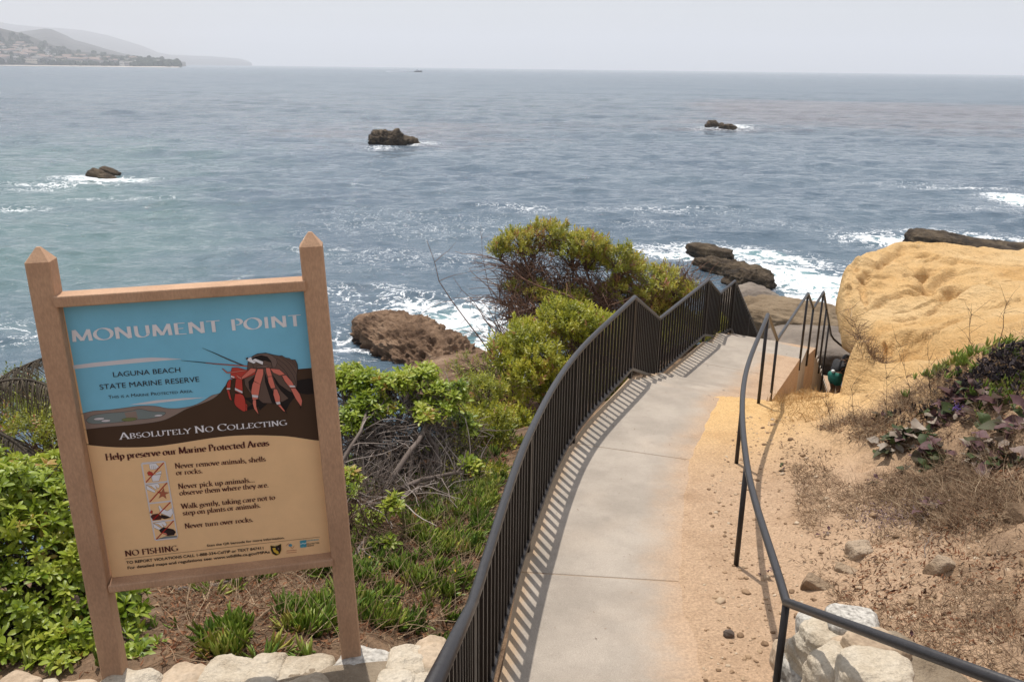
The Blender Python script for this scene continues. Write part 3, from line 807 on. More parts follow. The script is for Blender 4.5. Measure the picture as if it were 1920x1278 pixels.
def cubesphere(n):
    V, F = [], []
    u = np.linspace(-1, 1, n)
    for ax in range(3):
        for sg in (-1, 1):
            a, b = np.meshgrid(u, u); c = np.full_like(a, sg)
            P = [None] * 3; P[ax] = c; P[(ax + 1) % 3] = a if sg > 0 else b; P[(ax + 2) % 3] = b if sg > 0 else a
            o = sum(len(v) for v in V)
            V.append(np.stack(P, -1).reshape(-1, 3)); I = np.arange(n * n).reshape(n, n) + o
            F.append(np.stack([I[:-1, :-1], I[:-1, 1:], I[1:, 1:], I[1:, :-1]], -1).reshape(-1, 4))
    V = np.concatenate(V); F = np.concatenate(F)
    key = np.round(V, 5); _, idx, inv = np.unique(key, axis=0, return_index=True, return_inverse=True)
    return V[idx], inv.ravel()[F]
_CS = {}
def rock_mesh(dims, seed, n=34, p=4.0, amp=.18, freq=1.0, ridged=.5, strata=0.0, taper=None):
    """a rounded block of the given half sizes, roughened"""
    if n not in _CS: _CS[n] = cubesphere(n)
    V, F = _CS[n]
    r = (np.abs(V) ** p).sum(1) ** (1 / p)
    S = V / r[:, None]
    N = S / np.linalg.norm(S, axis=1)[:, None]
    P = S * np.array(dims)
    if taper: P[:, 1:] *= np.interp(S[:, 0], [-1, 1], taper)[:, None]
    d = (1 - ridged) * fbm(P * freq + seed * 7.1, 5) + ridged * fbm(P * freq * .8 + seed * 3.3, 5, .55, True)
    m = min(dims)
    P = P + N * (d * amp * m)[:, None]
    if strata:
        P = P + N * [[1, 1, .1]] * (strata * m * np.sin(P[:, 2:3] * 9 / m + 2 * fbm(P, 2)[:, None]))
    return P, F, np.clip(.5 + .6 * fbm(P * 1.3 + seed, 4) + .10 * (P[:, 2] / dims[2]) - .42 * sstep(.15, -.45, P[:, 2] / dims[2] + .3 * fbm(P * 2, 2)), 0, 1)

def place(P, rz=0, rx=0, ry=0, loc=(0, 0, 0)):
    R = Matrix.Rotation(rz, 3, 'Z') @ Matrix.Rotation(ry, 3, 'Y') @ Matrix.Rotation(rx, 3, 'X')
    return P @ np.array(R).T + np.array(loc)

def sea_rock(label, pieces, m, cat='rock', group='rocks standing in the sea', name='sea_rock'):
    """pieces: (pixel, drop, half sizes, rz, rx, ry, seed, kwargs), fused as one body"""
    mb = MB(); c0 = None
    for (px, py, H, dims, rz, rx, ry, seed, kw) in pieces:
        c = at(px, py, H)
        if c0 is None: c0 = c
        P, F, t = rock_mesh(dims, seed, **kw)
        mb.add(place(P, rz, rx, ry, c - c0), F, t)
    o = mb.build(name, m, smooth=True); o.location = c0
    return tag(o, label, cat, group)

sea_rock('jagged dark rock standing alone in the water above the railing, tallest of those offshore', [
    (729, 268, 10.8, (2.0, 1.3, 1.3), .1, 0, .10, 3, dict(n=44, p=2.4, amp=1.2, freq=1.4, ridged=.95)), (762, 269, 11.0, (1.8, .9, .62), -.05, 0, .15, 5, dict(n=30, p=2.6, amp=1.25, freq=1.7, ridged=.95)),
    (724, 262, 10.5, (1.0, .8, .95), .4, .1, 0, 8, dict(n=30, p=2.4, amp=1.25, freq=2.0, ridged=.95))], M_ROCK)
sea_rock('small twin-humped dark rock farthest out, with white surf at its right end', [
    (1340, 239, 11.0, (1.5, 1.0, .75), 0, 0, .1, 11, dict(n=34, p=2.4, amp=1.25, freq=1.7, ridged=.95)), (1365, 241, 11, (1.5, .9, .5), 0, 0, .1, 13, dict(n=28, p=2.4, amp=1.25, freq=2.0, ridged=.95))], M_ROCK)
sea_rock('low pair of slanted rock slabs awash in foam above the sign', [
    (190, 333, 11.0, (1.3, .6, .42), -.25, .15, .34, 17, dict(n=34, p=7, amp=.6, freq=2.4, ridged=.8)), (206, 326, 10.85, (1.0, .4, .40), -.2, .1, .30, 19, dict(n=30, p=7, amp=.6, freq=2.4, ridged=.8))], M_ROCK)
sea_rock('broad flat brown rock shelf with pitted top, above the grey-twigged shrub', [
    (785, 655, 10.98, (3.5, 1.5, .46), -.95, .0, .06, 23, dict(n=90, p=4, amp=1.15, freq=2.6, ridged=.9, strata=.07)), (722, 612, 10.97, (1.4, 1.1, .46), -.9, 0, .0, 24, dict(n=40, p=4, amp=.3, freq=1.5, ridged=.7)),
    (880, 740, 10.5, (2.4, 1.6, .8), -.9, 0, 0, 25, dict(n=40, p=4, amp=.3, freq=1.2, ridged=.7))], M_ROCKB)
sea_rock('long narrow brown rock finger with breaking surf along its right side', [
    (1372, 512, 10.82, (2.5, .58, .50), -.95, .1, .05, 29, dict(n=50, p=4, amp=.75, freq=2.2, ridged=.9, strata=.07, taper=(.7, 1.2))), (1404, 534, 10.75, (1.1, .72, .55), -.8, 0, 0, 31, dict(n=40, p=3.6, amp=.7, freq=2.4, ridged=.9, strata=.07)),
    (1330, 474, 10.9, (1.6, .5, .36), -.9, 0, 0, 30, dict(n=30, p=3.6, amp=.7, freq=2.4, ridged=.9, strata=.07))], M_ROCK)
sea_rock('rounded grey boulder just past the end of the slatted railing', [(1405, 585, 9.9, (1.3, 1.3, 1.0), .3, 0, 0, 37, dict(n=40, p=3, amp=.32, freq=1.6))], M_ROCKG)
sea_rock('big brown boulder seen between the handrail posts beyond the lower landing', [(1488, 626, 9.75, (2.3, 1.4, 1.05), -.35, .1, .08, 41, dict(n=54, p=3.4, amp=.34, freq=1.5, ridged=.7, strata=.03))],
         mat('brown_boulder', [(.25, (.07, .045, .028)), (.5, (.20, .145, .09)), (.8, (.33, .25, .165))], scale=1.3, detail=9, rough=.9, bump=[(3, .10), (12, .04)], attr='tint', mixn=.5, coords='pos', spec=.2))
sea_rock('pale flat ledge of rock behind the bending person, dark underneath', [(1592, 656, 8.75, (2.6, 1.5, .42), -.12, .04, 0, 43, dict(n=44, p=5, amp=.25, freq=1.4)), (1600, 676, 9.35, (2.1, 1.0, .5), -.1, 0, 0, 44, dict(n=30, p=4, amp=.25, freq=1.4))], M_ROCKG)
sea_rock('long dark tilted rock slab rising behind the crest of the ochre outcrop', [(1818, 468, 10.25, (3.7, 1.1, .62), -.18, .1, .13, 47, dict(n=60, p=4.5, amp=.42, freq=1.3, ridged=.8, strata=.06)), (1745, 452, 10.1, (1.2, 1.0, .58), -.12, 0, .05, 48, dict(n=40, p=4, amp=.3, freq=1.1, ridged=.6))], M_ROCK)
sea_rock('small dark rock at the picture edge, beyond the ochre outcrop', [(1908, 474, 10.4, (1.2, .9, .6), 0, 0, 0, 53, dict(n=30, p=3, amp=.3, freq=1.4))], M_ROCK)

# ------------------------------------------------------------------ far coast
M_HILL = mat('chaparral_hillside', [(.3, (.028, .030, .028)), (.5, (.06, .058, .052)), (.68, (.11, .10, .088)), (.85, (.22, .20, .18))], scale=.012, detail=10, rough=1.0, coords='pos', spec=0)
def hill(prof, D0, D1, seed, base=2.0, name='hills'):
    px = np.arange(prof[0][0], prof[-1][0] + 1, 4.0); tops = np.interp(px, [p[0] for p in prof], [p[1] for p in prof])
    v = np.r_[np.linspace(0, 1, 22), 1.15, 1.5]
    V = np.zeros((len(v), len(px), 3)); HT = np.zeros((len(v), len(px)))
    for i, (x, t) in enumerate(zip(px, tops)):
        r = pray(x, t); az = math.atan2(r[0], r[1]); el = -r[2] / math.hypot(r[0], r[1])
        ztop = ZC - el * D1
        for j, s in enumerate(v):
            D = D0 + (D1 - D0) * s
            hs = .06 + .94 * (s ** .85) if s <= 1 else 1 - (s - 1) * 1.0
            if s == 0: hs = 0
            V[j, i] = (D * math.sin(az), D * math.cos(az), (ztop - base) * hs + base)
    x, y = V[:, :, 0].ravel(), V[:, :, 1].ravel()
    nz = (n2(x, y, .004, 4, seed) * 22 + n2(x, y, .015, 4, seed + 3) * 9).reshape(len(v), len(px))
    V[:, :, 2] += nz * np.clip(np.minimum(v, 1.05 - v) * 2.2, 0, 1)[:, None]
    V[0, :, 2] = -3
    I = np.arange(V.shape[0] * V.shape[1]).reshape(V.shape[:2])
    mb = MB(); mb.add(V.reshape(-1, 3), np.stack([I[:-1, :-1], I[:-1, 1:], I[1:, 1:], I[1:, :-1]], -1).reshape(-1, 4))
    o = mb.build(name, M_HILL, smooth=True)
    tag(o, kind='structure')
    return px, v, V
HN = hill([(-160, 38), (-60, 46), (0, 53), (47, 64), (78, 77), (101, 86), (150, 97), (230, 105), (310, 113), (340, 117)], 2900, 3900, 1)
hill([(-160, 60), (20, 62), (52, 58), (84, 53.5), (97, 55), (125, 67), (140, 75), (166, 82), (203, 93), (234, 101), (290, 110), (350, 117)], 4200, 6400, 2)
hill([(-160, 36), (0, 42), (23, 46), (62, 50), (109, 53), (156, 57), (200, 66), (234, 76), (266, 86), (297, 99), (320, 103), (350, 104), (400, 106), (450, 110), (466, 115), (474, 119.5)], 8800, 12000, 3)
M_BEACH = flat('pale_beach_sand', (.48, .43, .37), .95)
mb = MB()
_px = np.arange(-160, 340, 5.0); _q = []
for x in _px:
    r = pray(x, 117); az = math.atan2(r[0], r[1]); wv = 5 + 22 * abs(math.sin(x * .021 + 1) * math.sin(x * .05))
    for D, z in ((2890 - wv, .1), (2925, 5)): _q.append((D * math.sin(az), D * math.cos(az), z * .5))
_I = np.arange(len(_q)).reshape(-1, 2)
mb.add(np.array(_q), np.stack([_I[:-1, 0], _I[1:, 0], _I[1:, 1], _I[:-1, 1]], -1))
tag(mb.build('beach', M_BEACH), kind='structure')

def on_hill(x, s):
    px, v, V = HN
    i = int(np.clip(np.searchsorted(px, x), 0, len(px) - 1)); j = np.interp(s, v, np.arange(len(v))); j0 = int(j); f = j - j0
    return V[j0, i] * (1 - f) + V[min(j0 + 1, len(v) - 1), i] * f
rh = np.random.default_rng(21)
M_HOUSE = [flat('white_render', (.72, .69, .64), .9), flat('cream_render', (.60, .52, .42), .9), flat('grey_render', (.38, .35, .33), .9)]
M_HROOF = [flat('brown_clay_roof', (.24, .17, .14), .9), flat('grey_roof', (.20, .19, .18), .9)]
def house_mesh(w, d, h, gable):
    mb = MB()
    V, F = box(-w / 2, -d / 2, -6, w / 2, d / 2, h); mb.add(V, F, mat=0)
    o = .6
    if gable:
        r = h + d * .28
        V = [(-w / 2 - o, -d / 2 - o, h), (w / 2 + o, -d / 2 - o, h), (w / 2 + o, d / 2 + o, h), (-w / 2 - o, d / 2 + o, h), (-w / 2 - o, 0, r), (w / 2 + o, 0, r)]
        mb.add(np.array(V) + [0, 0, .02], [(0, 1, 5, 4), (2, 3, 4, 5), (0, 4, 3), (1, 2, 5)], mat=1)
    else:
        V, F = box(-w / 2 - .4, -d / 2 - .4, h + .02, w / 2 + .4, d / 2 + .4, h + .9); mb.add(V, F, mat=1)
    for k in range(int(w // 4)):
        x = -w / 2 + 2 + k * 4
        V, F = box(x, -d / 2 - .12, h * .45, x + 2.2, -d / 2 + .2, h * .45 + 1.8); mb.add(V, F, mat=2)
    return mb
M_HWIN = flat('dark_window_glass', (.03, .035, .04), .2)
protos = []
for k in range(9):
    w = [14, 22, 30, 12, 18, 26, 16, 40, 20][k]; h = [7, 9, 8, 10, 6, 13, 8, 10, 12][k]
    o = house_mesh(w, 13, h, k % 3 != 1).build('house', [M_HOUSE[k % 3], M_HROOF[(k // 2) % 2], M_HWIN], link=False)
    protos.append(o)
for k in range(150):
    x = rh.triangular(-40, -10, 325) if k % 3 else rh.uniform(-30, 200)
    s = min(.92, abs(rh.normal(0.04, .17)) + .03) if x < 170 else rh.uniform(.03, .35)
    p = on_hill(x, s)
    o = protos[rh.integers(0, 9)].copy(); COL.objects.link(o); o.name = 'house'
    o.location = p; o.rotation_euler = (0, 0, rh.normal(.3, .5))
    tag(o, 'tiny pale house among trees on the hazy hillside across the bay', 'house', 'houses on the far hillside')
# trees of the far town: one mass
mb = MB(); Vt, Ft = cubesphere(4)
for k in range(1500):
    x = rh.uniform(-60, 335); s = min(.95, abs(rh.normal(0, .3)) + .02); p = on_hill(x, s); sz = rh.uniform(3, 9)
    P = Vt / np.linalg.norm(Vt, axis=1)[:, None] * [sz, sz, sz * rh.uniform(.7, 1.5)] * (1 + .3 * vnoise(Vt * 2 + k)[:, None]); mb.add(P + p + [0, 0, sz * .4], Ft, rh.uniform(0, 1))
tag(mb.build('far_woods', mat('far_foliage', [(.2, (.018, .026, .016)), (.8, (.06, .07, .045))], scale=.2, rough=1, attr='tint', mixn=.3, spec=0), smooth=True), kind='stuff')

# ------------------------------------------------------------------ motor boat far out
bp_ = at(784, 130.5, 11.0); _d = math.hypot(bp_[0], bp_[1]); bp_ = bp_ * (1900 / _d); 
boat = empty('motor_boat', (bp_[0], bp_[1], 0), 'tiny white motor boat with a wake near the horizon', 'boat')
boat.rotation_euler = (0, 0, -.25)
M_BW = flat('white_gelcoat', (.75, .76, .78), .3); M_BD = flat('dark_hull', (.02, .025, .04), .4)
mb = MB()
secs = [(-8, 2.2, 0, 1.9), (-3, 2.6, -.3, 2.1), (3, 2.4, -.3, 2.4), (7, 1.2, 0, 2.9), (9, .08, .8, 3.2)]
V = []
for (x, w, zb, zt) in secs: V += [(x, -w, zt), (x, -w * .7, zb), (x, w * .7, zb), (x, w, zt)]
F = [(0, 1, 2, 3), (16, 19, 18, 17)]
for i in range(4):
    for k in range(4): F.append((i * 4 + k, i * 4 + (k + 1) % 4, i * 4 + 4 + (k + 1) % 4, i * 4 + 4 + k))
mb.add(np.array(V), F); mb.build('hull', M_BD, boat)
mb = MB(); mb.add(*box(-5, -1.7, 2.2, 2.5, 1.7, 4.4, .3)); mb.add(*box(-3.5, -1.4, 4.4, .5, 1.4, 6.4, .3)); mb.build('cabin', M_BW, boat)
mb = MB(); mb.add(*tube([(-1.5, 0, 6.3), (-1.5, 0, 9.5)], .12, 6)); mb.build('mast', M_BW, boat)
mb = MB()
V = []; F = []
for i in range(16):
    t = i / 15; V += [(-8 - t * 62, -1.5 - t * 2.5 + .5 * math.sin(i * 2.1), .9 + 1.5 * (1 - t) ** 2 + .3 * math.sin(i * 3.1)), (-8 - t * 62, 1.5 + t * 2.5 + .5 * math.cos(i * 1.7), .35 * (1 - t) + .45)]
V = np.array(V); V[:, 1] *= 1.6; W = V.copy(); W[:, 2] = -.5; W[0::2, 1] -= .8; W[1::2, 1] += .8; V = np.vstack([V, W])
F = [(2 * i, 2 * i + 1, 2 * i + 3, 2 * i + 2) for i in range(15)] + [(2 * i, 2 * i + 2, 2 * i + 34, 2 * i + 32) for i in range(15)] + [(2 * i + 1, 2 * i + 33, 2 * i + 35, 2 * i + 3) for i in range(15)]
mb.add(V, F)
wk = mb.build('wake', flat('white_water', (.8, .82, .84), .9)); wk.location = boat.location; wk.rotation_euler = boat.rotation_euler
tag(wk, kind='structure')
# ------------------------------------------------------------------ painted steel
M_STEEL = mat('dark_bronze_paint', [(.3, (.012, .009, .008)), (.7, (.020, .016, .015))], scale=20, rough=.42, bump=[(60, .0008)], coords='obj', rough_var=.07, spec=.4)
M_STEEL2 = mat('weathered_dark_paint', [(.3, (.020, .018, .019)), (.66, (.030, .027, .028)), (.84, (.10, .085, .075))], scale=26, rough=.38, bump=[(50, .001)], coords='obj', rough_var=.1, spec=.5)

def interp_rail(P3, Q):
    """3D points of polyline P3 at plan distances Q"""
    s = np.r_[0, np.cumsum(np.linalg.norm(np.diff(P3[:, :2], axis=0), axis=1))]
    return np.stack([np.interp(Q, s, P3[:, k]) for k in range(3)], 1), s

_Lpl = cr_spline(np.array([(-.2, 3.9), (.15, 6.41), (.71, 8.95), (1.69, 11.44)]), 9)
_lt = cr_spline(np.array([(0, 2.73), (1, 2.853), (2, 3.014), (3, 3.002)]), 9)[:, 1]
_lb = cr_spline(np.array([(0, 3.66), (1, 3.83), (2, 3.98), (3, 4.05)]), 9)[:, 1]
_E = [((-.26, .4), .86, 1.82), ]
_L2 = [((2.43, 13.55), 3.92, 4.94), ((3.79, 16.13), 3.872, 4.98), ((4.33, 17.29), 4.444, 5.37), ((4.80, 17.97), 4.331, 5.40), (tuple(np.array((4.80, 17.97)) + _hd * 3.5), 4.331 + .64 * 3.5, 5.40 + .64 * 3.5)]
_plan = np.vstack([[e[0] for e in _E], _Lpl, [e[0] for e in _L2]])
_top = np.r_[[e[1] for e in _E], _lt, [e[1] for e in _L2]]; _bot = np.r_[[e[2] for e in _E], _lb, [e[2] for e in _L2]]
RT = z3(_plan, _top); RB = z3(_plan, _bot)
rail = empty('metal_railing', (RT[1][0], RT[1][1], ZC - 3.8), 'dark bronze guard railing with close upright bars, kinking at each flight of steps', 'railing')
OFF = np.array(rail.location)
mb = MB(); mb.add(*sweep(RT - OFF, ngon_profile(.031, 14))); mb.build('top_rail', M_STEEL2, rail, smooth=False)
for p in rail.children: p.data.polygons.foreach_set('use_smooth', [len(f.vertices) == 4 for f in p.data.polygons])
mb = MB(); mb.add(*sweep(RB - OFF, [(-.027, -.02), (.027, -.02), (.027, .02), (-.027, .02)])); mb.build('bottom_rail', M_STEEL2, rail)
_, s_ = interp_rail(RT, [0])
post_s = [s_[1], s_[10], s_[19], s_[28], s_[29], s_[30], s_[31], s_[32], s_[32] + 1.9, s_[1] - 1.9]
for i, q in enumerate(post_s):
    t, b = interp_rail(RT, [q])[0][0], interp_rail(RB, [q])[0][0]
    foot = b[2] - (.16 if i not in (4, 6) else .10)
    mb = MB(); h = .025
    V, F = box(-h, -h, foot - t[2] + .0, h, h, -.02, .004); a = math.radians(-15 if i < 3 else -27)
    V = V @ np.array(Matrix.Rotation(a, 3, 'Z')).T
    mb.add(V, F); o = mb.build('post', M_STEEL, rail); o.location = t - OFF
qs = []
ends = [0, s_[1], s_[10], s_[19], s_[28], s_[29], s_[30], s_[31], s_[32], s_[33]]
for a, b in zip(ends[:-1], ends[1:]):
    n = max(2, int(round((b - a) / .150)));  qs += list(a + (b - a) * (np.arange(1, n) / n))
qs = np.array(qs); tt, _ = interp_rail(RT, qs); bb, _ = interp_rail(RB, qs)
near = tt[:, 1] > 2.9
order = np.argsort(np.where(near, tt[:, 1], 99 + tt[:, 1]))
mb = MB(); V, F = box(-.015, -.015, 0, .015, .015, 1); mb.add(V, F)
bar0 = mb.build('baluster', M_STEEL, rail); stuffb = MB()
tg = np.gradient(tt[:, :2], axis=0)
for k, i in enumerate(order):
    ang = math.atan2(tg[i, 1], tg[i, 0]); h = tt[i, 2] - bb[i, 2] - .035
    loc = bb[i] + [0, 0, .015] - OFF
    if k < 100:
        o = bar0 if k == 0 else bar0.copy()
        if k: COL.objects.link(o); o.parent = rail; o.name = 'baluster'
        o.location = loc; o.scale = (1, 1, h); o.rotation_euler = (0, 0, ang)
    else:
        stuffb.add((V * [1, 1, h]) @ np.array(Matrix.Rotation(ang, 3, 'Z')).T + loc, F)
tag(stuffb.build('balusters', M_STEEL, rail), kind='stuff')

# ------------------------------------------------------------------ handrail on the landward side
hp = [((1.565, 4.14), 2.848), ((1.88, 6.18), 2.973), ((2.44, 8.39), 3.05), ((3.24, 10.42), 2.943), ((4.12, 12.65), 3.975), ((5.40, 15.14), 3.862), ((5.94, 16.26), 4.45), ((6.37, 16.98), 4.294)]
c1 = cr_spline(np.array([(*p, h) for p, h in hp[:4]]), 9)
_g2 = np.array(hp[7][0]); _dn = np.array([math.sin(math.radians(27)), math.cos(math.radians(27))])
tail = [(*(_g2 + _dn * t), 4.294 + .64 * t) for t in (.0, .9, 1.8, 2.5)]
e = tail[-1]
tail2 = [(e[0] + .16, e[1] + .20, e[2] + .17), (e[0] + .36, e[1] + .34, e[2] + .33), (e[0] + .60, e[1] + .44, e[2] + .50), (e[0] + .88, e[1] + .50, e[2] + .68)]
allp = np.array([(1.965, .4, .99)] + list(map(tuple, c1)) + [(*p, h) for p, h in hp[4:7]] + tail + tail2)
HR = np.column_stack([allp[:, :2], ZC - allp[:, 2]])
hrail = empty('handrail', (1.565, 4.14, ZC - 3.72), 'single dark pipe handrail on slim posts along the sandy bank', 'handrail')
HO = np.array(hrail.location)
mb = MB(); mb.add(*sweep(HR - HO, ngon_profile(.0255, 14))); o = mb.build('rail', M_STEEL2, hrail)
o.data.polygons.foreach_set('use_smooth', [len(f.vertices) == 4 for f in o.data.polygons])
for (p, h, base) in [(hp[0][0], hp[0][1], 3.85), (hp[1][0], hp[1][1], 4.0), (hp[2][0], hp[2][1], 4.12), (hp[3][0], hp[3][1], 4.22), (hp[4][0], hp[4][1], 5.05), (hp[5][0], hp[5][1], 5.2), (hp[6][0], hp[6][1], 5.5),
                     (hp[7][0], hp[7][1], 5.55), (tail[1][:2], tail[1][2], 6.2), (tail[2][:2], tail[2][2], 6.9), ((1.79, 2.0, 1.8)[:2], 1.785, 2.8)]:
    mb = MB(); mb.add(*sweep(np.array([(0, 0, -(base + .15 - h)), (0, 0, -.01)]), ngon_profile(.0215, 12), up=(0, 1, 0)))
    o = mb.build('post', M_STEEL, hrail); o.location = np.array((p[0], p[1], ZC - h)) - HO
    o.data.polygons.foreach_set('use_smooth', [len(f.vertices) == 4 for f in o.data.polygons])

# ------------------------------------------------------------------ information sign
S_O = np.array([-1.74076667, 3.18145071, -0.88771711]); S_X = np.array([0.98194198, 0.18600749, 0.03451314]); S_Z = np.array([-0.03590517, 0.00411916, 0.99934671]); S_Y = np.cross(S_Z, S_X)
HB = 1.95                                    # panel top above the foot of the posts
root = empty('information_sign', (0, 0, 0), 'brown framed notice board headed MONUMENT POINT with a hermit crab picture', 'sign')
root.matrix_world = Matrix(((S_X[0], S_Y[0], S_Z[0], 0), (S_X[1], S_Y[1], S_Z[1], 0), (S_X[2], S_Y[2], S_Z[2], 0), (0, 0, 0, 1)))
root.location = S_O + S_X * .457 - S_Z * HB + np.array([0, 0, ZC])
def sg(px, py):
    """sign coordinates (x from the middle, z above the foot) of a point of the printed panel"""
    r = pray(px, py); t = (S_O @ S_Y) / (r @ S_Y); p = r * t - S_O
    return np.array([p @ S_X - .457, p @ S_Z + HB])
M_POST = mat('brown_painted_timber', [(.3, (.37, .22, .135)), (.6, (.485, .30, .185)), (.85, (.56, .36, .235))], scale=5, rough=.72, bump=[(40, .0022), (140, .0012)], coords='obj', stretch=(1, 1, .35), fine=(150, .12), spec=.3)
def post(x, lean, h):
    mb = MB(); a = .0445
    z0, z1, z2 = -.25, HB + h - .052, HB + h
    c = .004
    ring = [(-a, -a + c), (-a + c, -a), (a - c, -a), (a, -a + c), (a, a - c), (a - c, a), (-a + c, a), (-a, a - c)]
    V = [(p[0] + lean, p[1], z0) for p in ring] + [(*p, z1) for p in ring] + [(p[0] * .16, p[1] * .16, z2) for p in ring]
    F = [tuple(range(8))[::-1]]
    for k in range(2):
        for i in range(8): j = (i + 1) % 8; F.append((k * 8 + i, k * 8 + j, k * 8 + 8 + j, k * 8 + 8 + i))
    F.append(tuple(range(16, 24)))
    mb.add(np.array(V), F); o = mb.build('post', M_POST, root); o.location = (x, -.008, 0)
post(-.5015, -.028, .226); post(.5005, .006, .226)
for z, hh in ((HB + .021, .022), (HB - 1.233, .0175)):
    mb = MB(); mb.add(*box(-.468, -.066, z - hh, .468, .03, z + hh, .006)); mb.build('rail', M_POST, root)

def pmat(name, c, rough=.42): return mat(name, [(.3, tuple(x * .95 for x in c)), (.7, tuple(min(1, x * 1.05) for x in c))], scale=7, rough=rough, spec=.35)
PM = dict(tan=pmat('print_tan', (.85, .56, .30)), sky=pmat('print_sky_blue', (.20, .54, .74)), brown=pmat('print_dark_brown', (.062, .034, .020)), dune=pmat('print_dune', (.27, .205, .175)),
          pale=pmat('print_pale_grey', (.66, .64, .67)), pool=pmat('print_pool', (.19, .235, .235)), black=pmat('print_black', (.010, .008, .010)), red=pmat('print_red', (.50, .055, .040)),
          pink=pmat('print_coral', (.68, .19, .14)), shell=pmat('print_shell', (.125, .082, .066)), shelll=pmat('print_shell_rim', (.165, .115, .098)), maroon=pmat('print_maroon', (.085, .017, .016)),
          ink=pmat('print_ink', (.022, .013, .014)), white=pmat('print_white', (.80, .79, .82)), bar=pmat('print_bar_red', (.40, .012, .010)), star=pmat('print_star', (.42, .13, .075)),
          gold=pmat('print_gold', (.62, .42, .05)), blue=pmat('print_blue', (.04, .20, .36)), teal=pmat('print_teal', (.07, .33, .40)), green=pmat('print_leaf', (.17, .2, .08)))
class Art:
    """flat printed shapes; each sits a hair in front of the one before"""
    def __init__(self, z0): self.y = -z0; self.mb = MB(); self.mats = []
    def m(self, k):
        if k not in self.mats: self.mats.append(k)
        return self.mats.index(k)
    def poly(self, pts, k, line=None, lw=.0012):
        P = np.array([p for i, p in enumerate(pts) if i == 0 or np.hypot(*(np.array(p) - pts[i - 1])) > 1e-6])
        ar = np.sum(P[:, 0] * np.roll(P[:, 1], -1) - np.roll(P[:, 0], -1) * P[:, 1])
        if ar < 0: P = P[::-1]
        self.y -= .00004
        self.mb.add(np.column_stack([P[:, 0], np.full(len(P), self.y), P[:, 1]]), [tuple(range(len(P)))], mat=self.m(k))
        if line: self.stroke(list(P) + [P[0]], lw, line)
    def stroke(self, pts, w, k):
        P = np.array(pts, float); self.y -= .00004
        ws = np.full(len(P), w) if np.isscalar(w) else np.array(w)
        T = np.gradient(P, axis=0); T /= np.linalg.norm(T, axis=1)[:, None] + 1e-12; Nn = np.column_stack([-T[:, 1], T[:, 0]])
        A, B = P + Nn * ws[:, None] / 2, P - Nn * ws[:, None] / 2
        n = len(P); V = np.vstack([A, B]); V3 = np.column_stack([V[:, 0], np.full(2 * n, self.y), V[:, 1]])
        self.mb.add(V3, np.array([(i + n, i + n + 1, i + 1, i) for i in range(n - 1)]), mat=self.m(k))
    def dot(self, c, r, k, n=14, ry=None): self.poly([(c[0] + r * math.cos(2 * math.pi * i / n), c[1] + (ry or r) * math.sin(2 * math.pi * i / n)) for i in range(n)], k)
    def build(self, name, parent): return self.mb.build(name, [PM[k] for k in self.mats], parent)
def smooth_poly(P, n=5): return [tuple(p) for p in cr_spline(np.array(P, float), n)]

mb = MB(); mb.add(*box(-.4655, 0, HB - 1.228, .4655, .008, HB + .008, .001))
panel = mb.build('panel', PM['tan'], root)
panel['label'] = 'printed notice, sky blue above and tan below'
c1_ = lambda x, y: sg(x / 2.743, 420 + y / 2.743)
A = Art(.0006)
A.poly([(-.457, HB - .001), (.457, HB - .001), (.457, HB - .80), (-.457, HB - .80)], 'sky')
wave = smooth_poly([c1_(*p) for p in [(1652, 1112), (1600, 1106), (1560, 1100), (1480, 1089), (1400, 1085), (1300, 1083), (1200, 1086), (1100, 1096), (1000, 1111), (900, 1127), (800, 1140), (700, 1145), (600, 1145), (500, 1138), (440, 1131)]], 4)
xl, xr = -.457, .457
A.poly([(xr, wave[0][1])] + wave + [(xl, wave[-1][1]), (xl, HB - .90), (xr, HB - .90)], 'tan')
dune = smooth_poly([c1_(*p) for p in [(412, 976), (480, 960), (560, 954), (640, 944), (720, 934), (800, 935), (860, 946), (930, 945), (1000, 930), (1050, 905), (1090, 880), (1140, 862), (1175, 800)]], 4)
A.poly([(xl, dune[0][1])] + dune + [tuple(c1_(1190, 900)), tuple(c1_(900, 1060)), tuple(c1_(437, 1060)), (xl, c1_(437, 1060)[1])], 'dune'); A.stroke(dune, .0014, 'ink')
rock = smooth_poly([c1_(*p) for p in [(432, 1056), (560, 1041), (700, 1030), (830, 1011), (900, 982), (960, 950), (1040, 922), (1090, 900), (1130, 870), (1165, 825), (1230, 780), (1400, 760), (1520, 746), (1612, 738)]], 4)
A.poly([(xl, rock[0][1])] + rock + [(xr, rock[-1][1])] + [(xr, wave[0][1])] + wave + [(xl, wave[-1][1])], 'brown'); A.stroke(wave, .0022, 'black'); A.stroke(rock[:40], .0014, 'black')
pool = smooth_poly([c1_(*p) for p in [(441, 1008), (470, 985), (540, 972), (620, 966), (680, 958), (720, 950), (780, 962), (850, 966), (830, 987), (760, 1000), (700, 1004), (640, 1014), (560, 1022), (470, 1025), (441, 1008)]], 4)
A.poly(pool[:-1], 'pool', 'ink', .0012)
A.poly([c1_(*p) for p in [(640, 968), (700, 960), (710, 1000), (655, 1008)]], 'dune')
for (x, y, w) in ((665, 1003, 40), (815, 983, 22), (510, 1000, 28), (545, 1010, 24)): A.poly([c1_(x + w * math.cos(t), y + w * .24 * math.sin(t) - .07 * w * math.cos(t)) for t in np.linspace(0, 6.2, 12)], 'green' if w > 22 and y < 1008 and x > 600 else 'pale', 'ink', .0008)
for s in ([(375, 726), (480, 712), (600, 700), (700, 690), (780, 685), (860, 688), (937, 693), (800, 704), (600, 722), (470, 735), (378, 745)], [(665, 928), (800, 905), (950, 893), (1062, 890), (900, 908), (750, 925)]):
    A.poly([c1_(*p) for p in s], 'pale')
